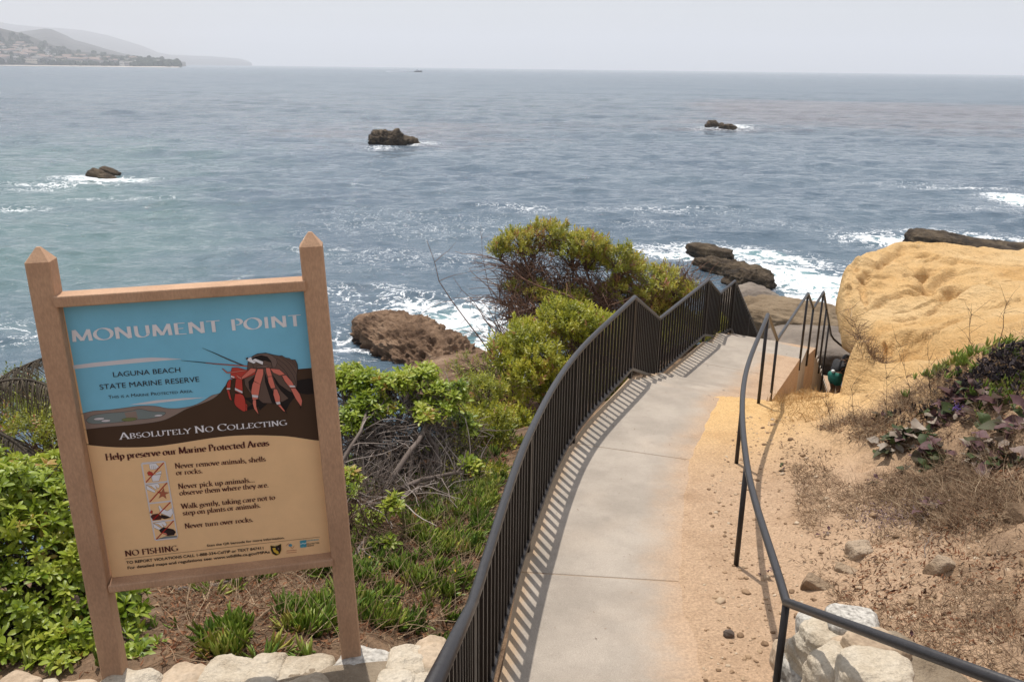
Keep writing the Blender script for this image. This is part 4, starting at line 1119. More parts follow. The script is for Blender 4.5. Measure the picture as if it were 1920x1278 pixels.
A.build('landscape_print', panel)

# hermit crab
k_ = lambda x, y: sg(400 + x / 7.1, 630 + y / 7.1)
A = Art(.0030)
def cp_(pts, k, lw=.0014, sm=False, line='black'):
    P = [k_(*p) for p in pts]
    if sm: P = smooth_poly(P + [P[0]], 4)[:-1]
    A.poly(P, k, line, lw)
cp_([(1090, 600), (1180, 575), (1270, 560), (1335, 570), (1345, 760), (1250, 770), (1180, 760), (1090, 720)], 'black')
cp_([(420, 820), (520, 810), (760, 860), (1000, 830), (1120, 700), (1110, 780), (1020, 880), (960, 1000), (880, 900), (720, 890), (620, 980), (600, 930), (470, 980), (440, 960), (520, 900)], 'black')
for a, b in (((0, 212), (430, 395)), ((-240, 60), (60, 240))): pass
A.stroke([k_(-145, 155), k_(0, 215), k_(200, 305), k_(420, 395)], [.0012, .003, .005, .005], 'black'); A.stroke([k_(60, 243), k_(200, 305), k_(410, 390)], [.001, .002, .0022], 'shell')
A.stroke([k_(-430, 320), k_(-200, 340), k_(0, 362), k_(300, 385), k_(580, 405)], [.0012, .003, .0045, .0055, .006], 'black'); A.stroke([k_(-100, 352), k_(300, 386), k_(580, 405)], [.001, .003, .0035], 'pink')
# shell
cp_([(455, 420), (460, 350), (520, 265), (590, 230), (700, 220), (800, 245), (880, 260), (910, 255), (960, 285), (1010, 290), (1040, 310), (1090, 310), (1120, 370), (1125, 430), (1110, 520), (1115, 640), (1090, 740), (1010, 820), (920, 870), (760, 890), (660, 885), (560, 800), (480, 740), (420, 640), (410, 560), (440, 480)], 'shell', .002)
for s in ([(880, 262), (1000, 350), (1060, 430), (1100, 500)], [(960, 288), (1060, 360), (1105, 420)], [(1040, 312), (1085, 360), (1118, 400)], [(845, 290), (960, 380), (1060, 510), (1105, 640)], [(850, 350), (960, 460), (1030, 600), (1060, 720)]):
    A.stroke(smooth_poly([k_(*p) for p in s], 4), .0013, 'black')
cp_([(470, 600), (560, 520), (640, 500), (600, 700), (600, 820), (520, 760), (480, 690)], 'black')
cp_([(680, 460), (730, 600), (800, 740), (830, 880), (780, 880), (740, 760), (690, 600)], 'black')
cp_([(790, 510), (880, 640), (1010, 730), (1090, 760), (1000, 820), (900, 720), (830, 620)], 'black')
cp_([(510, 300), (545, 250), (620, 230), (720, 225), (780, 250), (840, 300), (850, 350), (830, 410), (790, 410), (770, 330), (720, 270), (640, 250), (560, 270)], 'shelll')
cp_([(530, 300), (560, 270), (640, 252), (720, 272), (770, 330), (775, 410), (690, 400), (560, 320)], 'black')
cp_([(525, 370), (600, 330), (690, 320), (770, 345), (778, 420), (640, 425), (540, 420)], 'shell')
cp_([(575, 395), (720, 380), (735, 400), (700, 415), (580, 420)], 'shelll')
# far side claws and feelers
cp_([(235, 470), (250, 415), (320, 412), (450, 445), (560, 460), (560, 500), (380, 575), (300, 560), (250, 560), (228, 540)], 'red')
cp_([(235, 515), (285, 535), (280, 555), (230, 540)], 'pale', .0006)
cp_([(240, 560), (230, 680), (180, 700), (185, 620), (215, 575)], 'red'); cp_([(180, 684), (228, 684), (226, 704), (178, 704)], 'pale', .0006)
cp_([(180, 710), (215, 712), (250, 858), (215, 830)], 'red')
cp_([(300, 565), (385, 560), (395, 760), (340, 750), (285, 720)], 'red'); cp_([(290, 680), (390, 728), (390, 756), (288, 712)], 'pale', .0008)
cp_([(290, 760), (390, 770), (430, 870), (425, 995), (330, 950), (280, 880)], 'red', .0018, True)
cp_([(425, 880), (455, 910), (450, 985), (430, 985), (440, 930)], 'red')
cp_([(190, 475), (440, 440), (450, 455), (195, 490)], 'pink', .0012); cp_([(115, 425), (130, 425), (195, 478), (180, 488)], 'pink', .0012)
cp_([(500, 420), (570, 430), (560, 470), (440, 540), (375, 570), (385, 530), (470, 450)], 'pink'); cp_([(300, 500), (380, 550), (370, 568), (330, 550)], 'pink')
# walking legs
cp_([(590, 430), (665, 430), (668, 500), (630, 635), (540, 590), (560, 510)], 'pink'); cp_([(540, 595), (630, 635), (595, 830), (525, 840), (505, 740), (520, 640)], 'pink'); cp_([(515, 770), (600, 780), (595, 815), (520, 805)], 'pale', .0006)
cp_([(530, 840), (570, 840), (575, 930), (605, 1035), (545, 960), (525, 890)], 'pink')
cp_([(700, 415), (755, 420), (785, 525), (725, 530), (705, 470)], 'pink'); cp_([(725, 535), (785, 530), (830, 680), (770, 690), (735, 610)], 'pink'); cp_([(805, 695), (850, 700), (890, 800), (890, 905), (830, 870), (800, 770)], 'pink')
cp_([(830, 870), (888, 862), (895, 895), (850, 905)], 'pale', .0006); cp_([(860, 910), (895, 905), (965, 1000), (935, 990)], 'pink')
cp_([(760, 425), (880, 435), (955, 500), (880, 515), (800, 480)], 'pink'); cp_([(915, 520), (970, 510), (1050, 600), (1090, 680), (1020, 680), (950, 590)], 'pink'); cp_([(1005, 645), (1085, 650), (1095, 672), (1025, 672)], 'pale', .0006)
cp_([(1030, 690), (1095, 685), (1150, 760), (1185, 850), (1170, 930), (1100, 830)], 'pink')
A.stroke([k_(605, 1030), k_(612, 1050)], .003, 'black'); A.stroke([k_(1168, 920), k_(1155, 970)], [.005, .001], 'black'); A.stroke([k_(960, 990), k_(985, 1030)], [.005, .001], 'black')
# eye stalks
cp_([(440, 300), (500, 270), (570, 340), (540, 360), (470, 330)], 'white'); cp_([(520, 310), (560, 290), (665, 330), (660, 375), (600, 350)], 'white')
for x in (450, 525): A.dot(k_(x, 290), .0042, 'black', 14, .0050); A.dot(k_(x - 6, 280), .0013, 'white', 8)
A.build('hermit_crab_print', panel)

# ------------------------------------------------------------------ lettering
_fc = bpy.data.curves.new('letters', 'FONT'); _fo = bpy.data.objects.new('letters', _fc); COL.objects.link(_fo)
_cache = {}
BOLD = [0.0]
def sans(txt):
    """vertices, faces and width of a string in the built-in font, cap height 1"""
    key = txt
    if key not in _cache:
        _fc.body = txt; bpy.context.view_layer.update()
        dg = bpy.context.evaluated_depsgraph_get(); me = _fo.evaluated_get(dg).to_mesh()
        V = np.array([v.co[:2] for v in me.vertices]) if len(me.vertices) else np.zeros((0, 2)); F = [tuple(p.vertices) for p in me.polygons]
        _fo.evaluated_get(dg).to_mesh_clear(); _cache[key] = (V, F)
    return _cache[key]
_capV = sans('H')[0]; CAP = _capV[:, 1].max()
def sans_w(t): return (sans('H' + t + 'H')[0][:, 0].max() - sans('HH')[0][:, 0].max()) / CAP

def arc(cx, cy, rx, ry, a0, a1):
    n = max(4, int(abs(a1 - a0) / 24)); return [(cx + rx * math.cos(math.radians(a)), cy + ry * math.sin(math.radians(a))) for a in np.linspace(a0, a1, n + 1)]
L_ = lambda *p: [(p[i], p[i + 1]) for i in range(0, len(p), 2)]
sf = lambda x, y, h=.11: ('s', x, y, h)
G = {'a': ([arc(.24, .42, .15, .18, 165, 0), L_(.39, .44, .39, .06, .47, .02), arc(.22, .18, .16, .17, 60, 330)], .50), 'b': ([L_(.12, 0, .12, 1), arc(.29, .31, .19, .31, 150, -150), sf(.07, .98, .06)], .54),
 'c': ([arc(.28, .31, .20, .31, 45, 320)], .48), 'd': ([L_(.44, 0, .44, 1), arc(.27, .31, .19, .31, 30, 330), sf(.40, .98, .06), sf(.49, .01, .06)], .57),
 'e': ([arc(.27, .31, .19, .31, 5, 320), L_(.09, .34, .46, .34)], .50), 'f': ([L_(.16, 0, .16, .8), arc(.30, .8, .14, .2, 180, 50), L_(.05, .62, .32, .62), sf(.16, 0)], .34),
 'g': ([arc(.25, .42, .16, .20, 0, 360), arc(.25, -.12, .20, .15, 0, 360), L_(.14, .26, .16, .06), L_(.36, .56, .48, .6)], .50), 'h': ([L_(.13, 0, .13, 1), arc(.30, .40, .17, .21, 170, 0), L_(.47, .40, .47, 0), sf(.13, 0), sf(.47, 0), sf(.08, .98, .06)], .60),
 'i': ([L_(.14, 0, .14, .6), sf(.14, 0), sf(.10, .6, .06), ('d', .14, .85)], .28), 'k': ([L_(.13, 0, .13, 1), L_(.16, .28, .42, .60), L_(.22, .34, .50, 0), sf(.13, 0), sf(.49, 0, .08), sf(.42, .61, .08), sf(.08, .98, .06)], .56),
 'l': ([L_(.14, 0, .14, 1), sf(.14, 0), sf(.09, .98, .06)], .28), 'm': ([L_(.13, 0, .13, .6), arc(.28, .40, .15, .21, 170, 0), L_(.43, .40, .43, 0), arc(.58, .40, .15, .21, 170, 0), L_(.73, .4, .73, 0), sf(.13, 0), sf(.43, 0), sf(.73, 0), sf(.08, .6, .06)], .86),
 'n': ([L_(.13, 0, .13, .6), arc(.30, .40, .17, .21, 170, 0), L_(.47, .40, .47, 0), sf(.13, 0), sf(.47, 0), sf(.08, .6, .06)], .60), 'o': ([arc(.28, .31, .21, .31, 0, 360)], .56),
 'p': ([L_(.13, -.3, .13, .6), arc(.30, .31, .19, .31, 150, -150), sf(.13, -.3), sf(.08, .6, .06)], .56), 'r': ([L_(.13, 0, .13, .6), arc(.28, .43, .14, .17, 170, 60), sf(.13, 0), sf(.08, .6, .06)], .40),
 's': ([arc(.21, .46, .13, .15, 40, 250) + arc(.21, .16, .15, .16, 70, -150)], .40), 't': ([L_(.15, .75, .15, .1), arc(.25, .11, .10, .11, 180, 320), L_(.04, .60, .31, .60)], .34),
 'u': ([L_(.13, .6, .13, .2), arc(.29, .2, .16, .2, 180, 350), L_(.46, .6, .46, 0), sf(.09, .6, .06), sf(.42, .6, .06), sf(.51, 0, .06)], .60), 'v': ([L_(.06, .6, .26, 0), L_(.26, 0, .45, .6), sf(.06, .61, .09), sf(.45, .61, .08)], .51),
 'w': ([L_(.06, .6, .23, 0), L_(.23, 0, .40, .6), L_(.40, .6, .57, 0), L_(.57, 0, .74, .6), sf(.06, .61, .09), sf(.74, .61, .08)], .80), 'y': ([L_(.06, .6, .27, 0), L_(.46, .6, .20, -.24, .10, -.28), sf(.06, .61, .09), sf(.46, .61, .08)], .52),
 ',': ([L_(.10, .08, .07, -.16), ('d', .10, .05)], .24), '.': ([('d', .12, .05)], .24), '\u2026': ([('d', .12, .05), ('d', .40, .05), ('d', .68, .05)], .84), ' ': ([], .26),
 'A': ([L_(.07, 0, .36, 1), L_(.36, 1, .65, 0), L_(.18, .36, .54, .36), sf(.07, 0), sf(.65, 0)], .72), 'B': ([L_(.15, 0, .15, 1), arc(.28, .76, .20, .24, 90, -90), arc(.28, .26, .26, .26, 90, -90), L_(.1, .99, .30, .99), L_(.1, .51, .3, .51), L_(.1, .01, .3, .01)], .62),
 'C': ([arc(.42, .5, .34, .5, 50, 315), L_(.64, .72, .66, .98)], .72), 'E': ([L_(.15, 0, .15, 1), L_(.08, .98, .52, .98), L_(.15, .52, .44, .52), L_(.08, .02, .54, .02), L_(.53, .0, .55, .2), L_(.51, 1., .52, .82)], .60),
 'F': ([L_(.15, 0, .15, 1), L_(.08, .98, .52, .98), L_(.15, .52, .44, .52), L_(.52, 1., .53, .8), sf(.15, 0)], .56), 'G': ([arc(.42, .5, .34, .5, 50, 330), L_(.68, .42, .68, .08), sf(.66, .42, .12)], .78),
 'H': ([L_(.15, 0, .15, 1), L_(.63, 0, .63, 1), L_(.15, .52, .63, .52), sf(.15, 0), sf(.15, 1), sf(.63, 0), sf(.63, 1)], .78), 'I': ([L_(.17, 0, .17, 1), sf(.17, 0), sf(.17, 1)], .34),
 'L': ([L_(.15, 0, .15, 1), L_(.08, .02, .52, .02), L_(.52, 0, .55, .22), sf(.15, 1)], .57), 'M': ([L_(.11, 0, .15, 1), L_(.15, 1, .43, .05), L_(.43, .05, .72, 1), L_(.72, 1, .76, 0), sf(.11, 0), sf(.76, 0), sf(.13, 1, .08), sf(.74, 1, .08)], .87),
 'N': ([L_(.13, 0, .13, 1), L_(.13, 1, .62, 0), L_(.62, 0, .62, 1), sf(.13, 0), sf(.62, 1), sf(.10, 1, .08)], .76), 'O': ([arc(.42, .5, .34, .5, 0, 360)], .84),
 'P': ([L_(.15, 0, .15, 1), arc(.28, .73, .23, .27, 90, -90), L_(.08, .99, .3, .99), L_(.15, .47, .3, .47), sf(.15, 0)], .57), 'S': ([arc(.27, .74, .18, .25, 40, 255) + arc(.26, .25, .20, .25, 75, -150)], .52),
 'T': ([L_(.32, 0, .32, 1), L_(.04, .98, .60, .98), L_(.045, 1, .06, .8), L_(.595, 1, .58, .8), sf(.32, 0)], .64), 'U': ([L_(.14, 1, .14, .3), arc(.37, .3, .23, .3, 180, 350), L_(.60, 1, .60, .28), sf(.14, 1), sf(.60, 1)], .74),
 'W': ([L_(.05, 1, .27, 0), L_(.27, 0, .5, 1), L_(.5, 1, .73, 0), L_(.73, 0, .95, 1), sf(.05, 1), sf(.95, 1)], 1.0), 'Y': ([L_(.05, 1, .33, .48), L_(.61, 1, .33, .48), L_(.33, .5, .33, 0), sf(.33, 0), sf(.05, 1), sf(.61, 1)], .66)}
def nib(p, q, thick, thin): return max(thin, thick * abs(math.sin(math.atan2(q[1] - p[1], q[0] - p[0]) - math.radians(22))))

class Lettering(Art):
    def __init__(self, z0, name='lettering'): super().__init__(z0); self.z0 = z0; self.name = name; self.used = False
    def line(self, *a, **k):
        A2 = Lettering(self.z0, self.name); A2.set_line(*a, **k); Art.build(A2, self.name, panel)
    def set_line(self, txt, p0, p1, cap, k, font='serif', bold=.15, thin=.055, small=None, serifs=True):
        """set txt on the baseline from pixel p0 to p1"""
        a, b = sg(*p0), sg(*p1); d = b - a; W = np.linalg.norm(d); d /= W; nn = np.array([-d[1], d[0]])
        runs = []; x = 0
        for ch in ([txt] if font == 'sans' and small is None else txt):
            sc = 1.0
            if small and ch.islower(): ch = ch.upper(); sc = small
            w = (sans_w(ch) if font == 'sans' else G[ch][1]) * sc
            runs.append((ch, x, sc)); x += w
        kx = W / x
        T = lambda px_, py_: a + d * px_ * kx + nn * py_ * cap
        for ch, x0, sc in runs:
            if font == 'sans':
                V, F = sans(ch)
                if not len(V): continue
                self.y -= .00002
                for sh in ((-BOLD[0], 0), (BOLD[0], 0), (0, BOLD[0]), (0, -BOLD[0])) if BOLD[0] else ((0, 0),):
                    P = np.array([T(x0 + v[0] / CAP * sc + sh[0], v[1] / CAP * sc + sh[1]) for v in V]); self.y -= .00001
                    self.mb.add(np.column_stack([P[:, 0], np.full(len(P), self.y), P[:, 1]]), F, mat=self.m(k))
                continue
            for g in G[ch][0]:
                self.y -= .000012
                if g[0] == 's':
                    if serifs: self.quad([T(x0 + (g[1] + u) * sc, (g[2] + v) * sc) for u, v in ((-g[3], -.03), (g[3], -.03), (g[3], .03), (-g[3], .03))], k)
                elif g[0] == 'd': self.quad([T(x0 + (g[1] + .085 * math.cos(t)) * sc, (g[2] + .085 * math.sin(t)) * sc) for t in np.arange(8) * math.pi / 4], k)
                else:
                    if not serifs and math.hypot(g[-1][0] - g[0][0], g[-1][1] - g[0][1]) < .24 and len(g) < 4: continue
                    n = len(g); A_, B_ = [], []
                    for i in range(n):
                        p, q = g[max(0, i - 1)], g[min(n - 1, i + 1)]; w = nib(p, q, bold, thin) / 2
                        t = math.atan2(q[1] - p[1], q[0] - p[0]); c, s = -math.sin(t) * w, math.cos(t) * w
                        A_.append(T(x0 + (g[i][0] + c) * sc, (g[i][1] + s) * sc)); B_.append(T(x0 + (g[i][0] - c) * sc, (g[i][1] - s) * sc))
                    V = np.array(A_ + B_); self.mb.add(np.column_stack([V[:, 0], np.full(2 * n, self.y), V[:, 1]]), np.array([(i + n, i + n + 1, i + 1, i) for i in range(n - 1)]), mat=self.m(k))
    def quad(self, P, k):
        P = np.array(P); self.mb.add(np.column_stack([P[:, 0], np.full(len(P), self.y), P[:, 1]]), [tuple(range(len(P)))], mat=self.m(k))
t_ = lambda x, y: (120 + x / 4, 550 + y / 4)
A = Lettering(.0030, 'heading')
A.line('MONUMENT', t_(60, 362), t_(1185, 283), .047, 'white', bold=.165, thin=.062, serifs=False)
A.line('POINT', t_(1250, 278), t_(1790, 240), .047, 'white', bold=.165, thin=.062, serifs=False)
A = Lettering(.0030); q_ = lambda x, y: (x / 2.743, 420 + y / 2.743)
BOLD[0] = 0
A.line('LAGUNA BEACH', q_(581, 785), q_(933, 759), .0205, 'ink', 'sans'); A.line('STATE MARINE RESERVE', q_(514, 850), q_(1028, 808), .0215, 'ink', 'sans')
A.line('This is a Marine Protected Area.', q_(559, 896), q_(996, 863), .0135, 'ink', 'sans', small=.78)
A.line('Absolutely No Collecting', q_(616, 1105), q_(1478, 1030), .0290, 'white', bold=.14, small=.78)
A = Lettering(.0022); q_ = lambda x, y: (100 + x / 2.673, 800 + y / 2.673)
A.line('Help preserve our Marine Protected Areas', q_(263, 166), q_(1082, 92), .0285, 'maroon', bold=.20)
for s, p, q in (('Never remove animals, shells', (611, 207), (1065, 170)), ('or rocks.', (616, 240), (750, 229)), ('Never pick up animals\u2026', (627, 309), (1012, 274)), ('observe them where they are.', (633, 342), (1080, 299)),
                ('Walk gently, taking care not to', (643, 409), (1113, 361)), ('step on plants or animals.', (650, 442), (1040, 401)), ('Never turn over rocks.', (660, 507), (1003, 472))):
    A.line(s, q_(*p), q_(*q), .0235, 'maroon', bold=.165)
A.line('NO FISHING', q_(361, 646), q_(627, 618), .026, 'maroon', bold=.17)
BOLD[0] = .032
A.line('Scan the QR barcode for more information.', q_(770, 598), q_(1160, 558), .0105, 'ink', 'sans')
A.line('TO REPORT VIOLATIONS CALL 1-888-334-CalTIP or TEXT 847411', q_(367, 685), q_(1058, 610), .0128, 'ink', 'sans')
A.line('For detailed maps and regulations see: www.wildlife.ca.gov/MPAs', q_(372, 711), q_(1086, 630), .0128, 'ink', 'sans')
A = Art(.0022); A.stroke([sg(*q_(358, 659)), sg(*q_(1335, 549))], .0014, 'maroon'); A.build('rule_line', panel)

# four warning pictures in a white frame
A = Art(.0022); w_ = lambda x, y: sg(240 + x / 7.517, 850 + y / 7.517)
def wp(pts, k, line='ink', lw=.001): A.poly([w_(*p) for p in pts], k, line, lw)
fr = [(200, 122), (500, 98), (530, 112), (706, 1160), (690, 1190), (400, 1222), (374, 1208), (185, 150)]
A.poly([w_(*p) for p in fr], 'pale')
for q in ([(208, 150), (514, 118), (556, 378), (250, 412)], [(254, 434), (560, 402), (604, 652), (298, 688)], [(302, 706), (606, 674), (648, 922), (344, 944)], [(350, 962), (652, 940), (694, 1166), (390, 1200)]): A.poly([w_(*p) for p in q], 'tan')
wp([(300, 140), (395, 130), (440, 185), (410, 200), (400, 215), (320, 222), (305, 190)], 'white')
for x in (335, 358, 382): A.stroke([w_(x, 165), w_(x + 3, 215)], .0008, 'ink')
wp([(270, 265), (300, 240), (350, 262), (345, 300), (290, 305)], 'red'); wp([(390, 270), (470, 238), (472, 280), (400, 290)], 'white'); wp([(325, 300), (466, 288), (440, 378), (350, 388)], 'white')
def hand(dx, dy):
    wp([(258 + dx, 440 + dy), (420 + dx, 410 + dy), (450 + dx, 450 + dy), (430 + dx, 485 + dy), (380 + dx, 440 + dy), (410 + dx, 495 + dy), (395 + dx, 500 + dy), (330 + dx, 452 + dy), (262 + dx, 440 + dy), (390 + dx, 520 + dy), (375 + dx, 545 + dy), (270 + dx, 500 + dy)], 'white')
hand(0, 0)
c = (495, 560)
wp([(c[0] + (95 if i % 2 == 0 else 34) * math.sin(math.radians(36 * i + 5)), c[1] - (85 if i % 2 == 0 else 32) * math.cos(math.radians(36 * i + 5))) for i in range(10)], 'star')
wp([(320, 880), (350, 850), (420, 840), (480, 880), (470, 920), (360, 935)], 'maroon'); wp([(305, 830), (330, 790), (350, 800), (345, 840)], 'red')
wp([(430, 740), (450, 722), (480, 770), (560, 800), (620, 760), (640, 830), (600, 890), (560, 870), (460, 830)], 'white'); wp([(470, 850), (560, 878), (605, 895), (520, 915), (470, 900)], 'ink')
hand(98, 536)
wp([(440, 1070), (500, 1030), (640, 1060), (675, 1095), (650, 1140), (560, 1150), (460, 1100)], 'ink'); wp([(440, 1190), (530, 1160), (690, 1150), (690, 1168), (400, 1198)], 'pool'); wp([(480, 1100), (540, 1110), (560, 1140), (500, 1125)], 'pink')
for a, b in (((255, 398), (505, 122)), ((308, 676), (552, 404)), ((352, 932), (600, 676)), ((400, 1200), (645, 936))): A.stroke([w_(*a), w_(*b)], .0042, 'bar')
A.build('warning_pictures', panel)
# agency badges
A = Art(.0024); q2 = lambda x, y: sg(100 + x / 2.673, 800 + y / 2.673)
A.poly([q2(*p) for p in [(1088, 592), (1115, 596), (1142, 583), (1143, 615), (1134, 634), (1117, 642), (1099, 634), (1090, 615)]], 'ink', 'gold', .0014)
A.poly([q2(*p) for p in [(1098, 605), (1113, 602), (1114, 612), (1128, 622), (1130, 634), (1120, 634), (1104, 622)]], 'gold')
A.dot(q2(1117, 594), .003, 'green', 10); A.dot(q2(1128, 608), .003, 'dune', 10)
A.build('shield_badge', panel)
A = Art(.0024)
A.dot(q2(1188, 591), .0072, 'teal', 18); A.dot(q2(1183, 590), .0038, 'blue', 12); A.stroke([q2(1168 + 40 * i / 8, 594 - 12 * math.sin(i * .8)) for i in range(9)], .0016, 'star')
for y in (617, 627): A.stroke([q2(1169, y + 2), q2(1220, y - 3)], .0022, 'star')
A.build('wave_badge', panel)
A = Art(.0024)
A.poly([q2(*p) for p in [(1236, 568), (1267, 564), (1269, 600), (1238, 603)]], 'teal')
for y in (574, 584, 594): A.stroke([q2(1237 + 4 * i, y - .5 * i + 2.2 * math.sin(i * 1.4)) for i in range(9)], .0022, 'blue' if y != 584 else 'white')
A.build('striped_badge', panel)
A = Lettering(.0024)
BOLD[0] = .03
A.line('CALIFORNIA', q_(1270, 571), q_(1332, 565), .0060, 'teal', 'sans'); A.line('PROTECTED', q_(1270, 588), q_(1334, 581), .0060, 'ink', 'sans'); A.line('AREAS', q_(1270, 597), q_(1306, 594), .0060, 'ink', 'sans')
bpy.data.objects.remove(_fo)

# ------------------------------------------------------------------ stone walls
M_MORTAR = mat('sandy_mortar', [(.3, (.20, .15, .10)), (.6, (.36, .29, .21)), (.85, (.47, .40, .31))], scale=4, rough=.95, bump=[(9, .05), (45, .02)], coords='pos', spec=.1)
M_PALE = mat('cream_fieldstone', [(.25, (.27, .20, .13)), (.48, (.54, .46, .35)), (.8, (.68, .62, .52))], scale=3.0, detail=8, rough=.9, bump=[(5, .05), (22, .022)], coords='pos', spec=.15, fine=(60, .12))
M_GRAN = mat('speckled_granite', [(.30, (.19, .175, .155)), (.48, (.40, .375, .335)), (.66, (.56, .53, .475))], scale=38, detail=4, rough=.85, bump=[(9, .01), (60, .003)], coords='pos', spec=.2)
M_TANST = mat('tan_fieldstone', [(.25, (.25, .18, .12)), (.5, (.44, .34, .24)), (.8, (.58, .48, .37))], scale=3.0, detail=8, rough=.92, bump=[(5, .02), (22, .008)], coords='pos', spec=.15, fine=(50, .15))
rs = np.random.default_rng(8)
def stones(parent, spots, ms):
    for k, (loc, dims, rz, m) in enumerate(spots):
        P, F, t = rock_mesh(dims, 60 + k * 3.7 + rs.uniform(0, 5), n=28, p=5, amp=.46, freq=7.5, ridged=.75)
        mb = MB(); mb.add(place(P, rz), F, t); o = mb.build('stone', ms[m], parent, smooth=True); o.location = loc
wall = empty('stone_wall', (-1.1, 3.05, ZC - 2.95), 'low wall of pale rounded stones under the sign posts', 'wall')
WO = np.array(wall.location)
mb = MB()
_wx = np.linspace(-2.3, -.24, 46); _prof = np.array([(-.36, -.4), (-.35, .10), (-.28, .225), (-.10, .262), (.12, .252), (.24, .17), (.27, -.2)])
_pv = np.array([[(x, 3.06 + .17 * (x + 1.1) + w, ZC - 2.84 + h) for (w, h) in _prof] for x in _wx])
_pf = _pv.reshape(-1, 3); _pf[:, 2] += .03 * n2(_pf[:, 0], _pf[:, 1], 4, 3, 2); _pf[:, 1] += .025 * n2(_pf[:, 0], _pf[:, 2], 5, 3, 6)
_I = np.arange(len(_pf)).reshape(46, 7)
mb.add(_pf - WO, np.stack([_I[:-1, :-1], _I[1:, :-1], _I[1:, 1:], _I[:-1, 1:]], -1).reshape(-1, 4)); mb.add(_pf[_I[-1]] - WO, [tuple(range(7))]); mb.add(_pf[_I[0]] - WO, [tuple(range(7))[::-1]])
mb.build('mortar', M_MORTAR, wall, smooth=True)
sp = []; x = -2.25; i = 0
while x < -.3:
    w = rs.uniform(.065, .125); y = 3.06 + .17 * (x + w - 1.1 + 2.2)
    for (dy, dz) in ((rs.uniform(.10, .16), .19), (rs.uniform(-.10, -.05), .205), (-.22, .205), (-.33, .10)):
        if dy > 0 or rs.random() < .93:
            sp.append((np.array([x + w + rs.uniform(-.03, .03), 3.06 + .17 * (x + w + 1.1) + dy, ZC - 2.84 + dz + rs.uniform(-.03, .01)]) - WO, (w * rs.uniform(.9, 1.05), rs.uniform(.09, .13), rs.uniform(.06, .09)), rs.uniform(-.4, .4), int(rs.choice([0, 0, 0, 2, 0, 1]))))
    x += 2 * w * .93; i += 1
stones(wall, sp, [M_PALE, M_GRAN, M_TANST])
pier = empty('stone_wall', (2.15, 3.9, ZC - 3.5), 'pale rubble stone wall stub under the near end of the handrail', 'wall')
PO = np.array(pier.location)
P, F, t = rock_mesh((.30, .34, .52), 5, n=60, p=5, amp=.16, freq=5.5)
mb = MB(); mb.add(place(P, .5) + np.array([2.05, 3.68, ZC - 3.42]) - PO, F, t); mb.build('mortar', M_MORTAR, pier, smooth=True)
sp = []
for (px, py, H, d, rz, m) in [(1556, 1212, 3.12, (.15, .13, .12), .3, 0), (1598, 1180, 3.02, (.13, .12, .08), -.2, 1), (1520, 1250, 3.30, (.10, .12, .15), .2, 0), (1575, 1268, 3.05, (.15, .12, .13), .4, 0), (1528, 1182, 3.18, (.09, .10, .07), 0, 1), (1640, 1225, 2.92, (.13, .12, .08), .2, 2),
                               (1500, 1278, 3.4, (.10, .12, .12), .2, 1), (1640, 1275, 2.86, (.16, .14, .09), -.3, 0), (1600, 1235, 3.02, (.10, .09, .08), .1, 2), (1480, 1240, 3.5, (.08, .10, .10), 0, 2), (1560, 1240, 3.18, (.07, .08, .06), .6, 2), (1625, 1252, 2.92, (.06, .07, .05), .3, 1)]:
    sp.append((at(px, py, H) - PO, d, rz, m))
stones(pier, sp, [M_PALE, M_GRAN, M_TANST])
# ------------------------------------------------------------------ foliage
def leaf_mat(name, cols, rough=.42, trans=.36):
    return mat(name, cols, scale=14, detail=2, rough=rough, attr='tint', mixn=.22, trans=trans, coords='obj', spec=.45)
M_LEAF = leaf_mat('glossy_green_leaf', [(.08, (.035, .062, .008)), (.36, (.125, .20, .016)), (.60, (.30, .38, .034)), (.82, (.48, .50, .09)), (.97, (.40, .24, .06))])
M_LEAFO = leaf_mat('olive_leaf', [(.08, (.040, .052, .010)), (.32, (.135, .165, .018)), (.55, (.32, .335, .032)), (.78, (.50, .43, .06)), (.92, (.38, .17, .08))])
M_LEAFY = leaf_mat('yellow_green_leaf', [(.08, (.045, .065, .010)), (.32, (.165, .205, .018)), (.56, (.36, .37, .030)), (.80, (.54, .50, .06)), (.95, (.42, .20, .09))])
M_TWIG = mat('grey_twig', [(.25, (.075, .055, .045)), (.55, (.19, .155, .135)), (.8, (.36, .31, .28))], scale=5, rough=.9, attr='tint', mixn=.4, spec=.1)
M_TWIGB = mat('brown_twig', [(.25, (.05, .030, .022)), (.55, (.13, .085, .060)), (.8, (.24, .165, .12))], scale=5, rough=.9, attr='tint', mixn=.4, spec=.1)
M_TWIGR = mat('red_brown_twig', [(.25, (.065, .036, .025)), (.55, (.20, .115, .08)), (.8, (.36, .23, .16))], scale=5, rough=.9, attr='tint', mixn=.4, spec=.1)
M_BARK = mat('dark_bark', [(.3, (.035, .025, .020)), (.7, (.11, .085, .070))], scale=6, rough=.95, bump=[(20, .01)], spec=.1)

def leaf_tpl(ln, w, prof=(0.25, .7, 1.0, .85, 0.05), fold=.25, curl=.25, twist=0.0):
    """one leaf along +Y from the origin, facing +Z"""
    n = len(prof); V = []
    for i, p in enumerate(prof):
        t = i / (n - 1); y = ln * t; z = -curl * ln * t * t; hw = w * p / 2
        V += [(-hw, y, z + fold * hw), (0, y, z), (hw, y, z + fold * hw)]
    F = []
    for i in range(n - 1):
        a = i * 3; F += [(a, a + 1, a + 4, a + 3), (a + 1, a + 2, a + 5, a + 4)]
    return np.array(V), np.array(F)

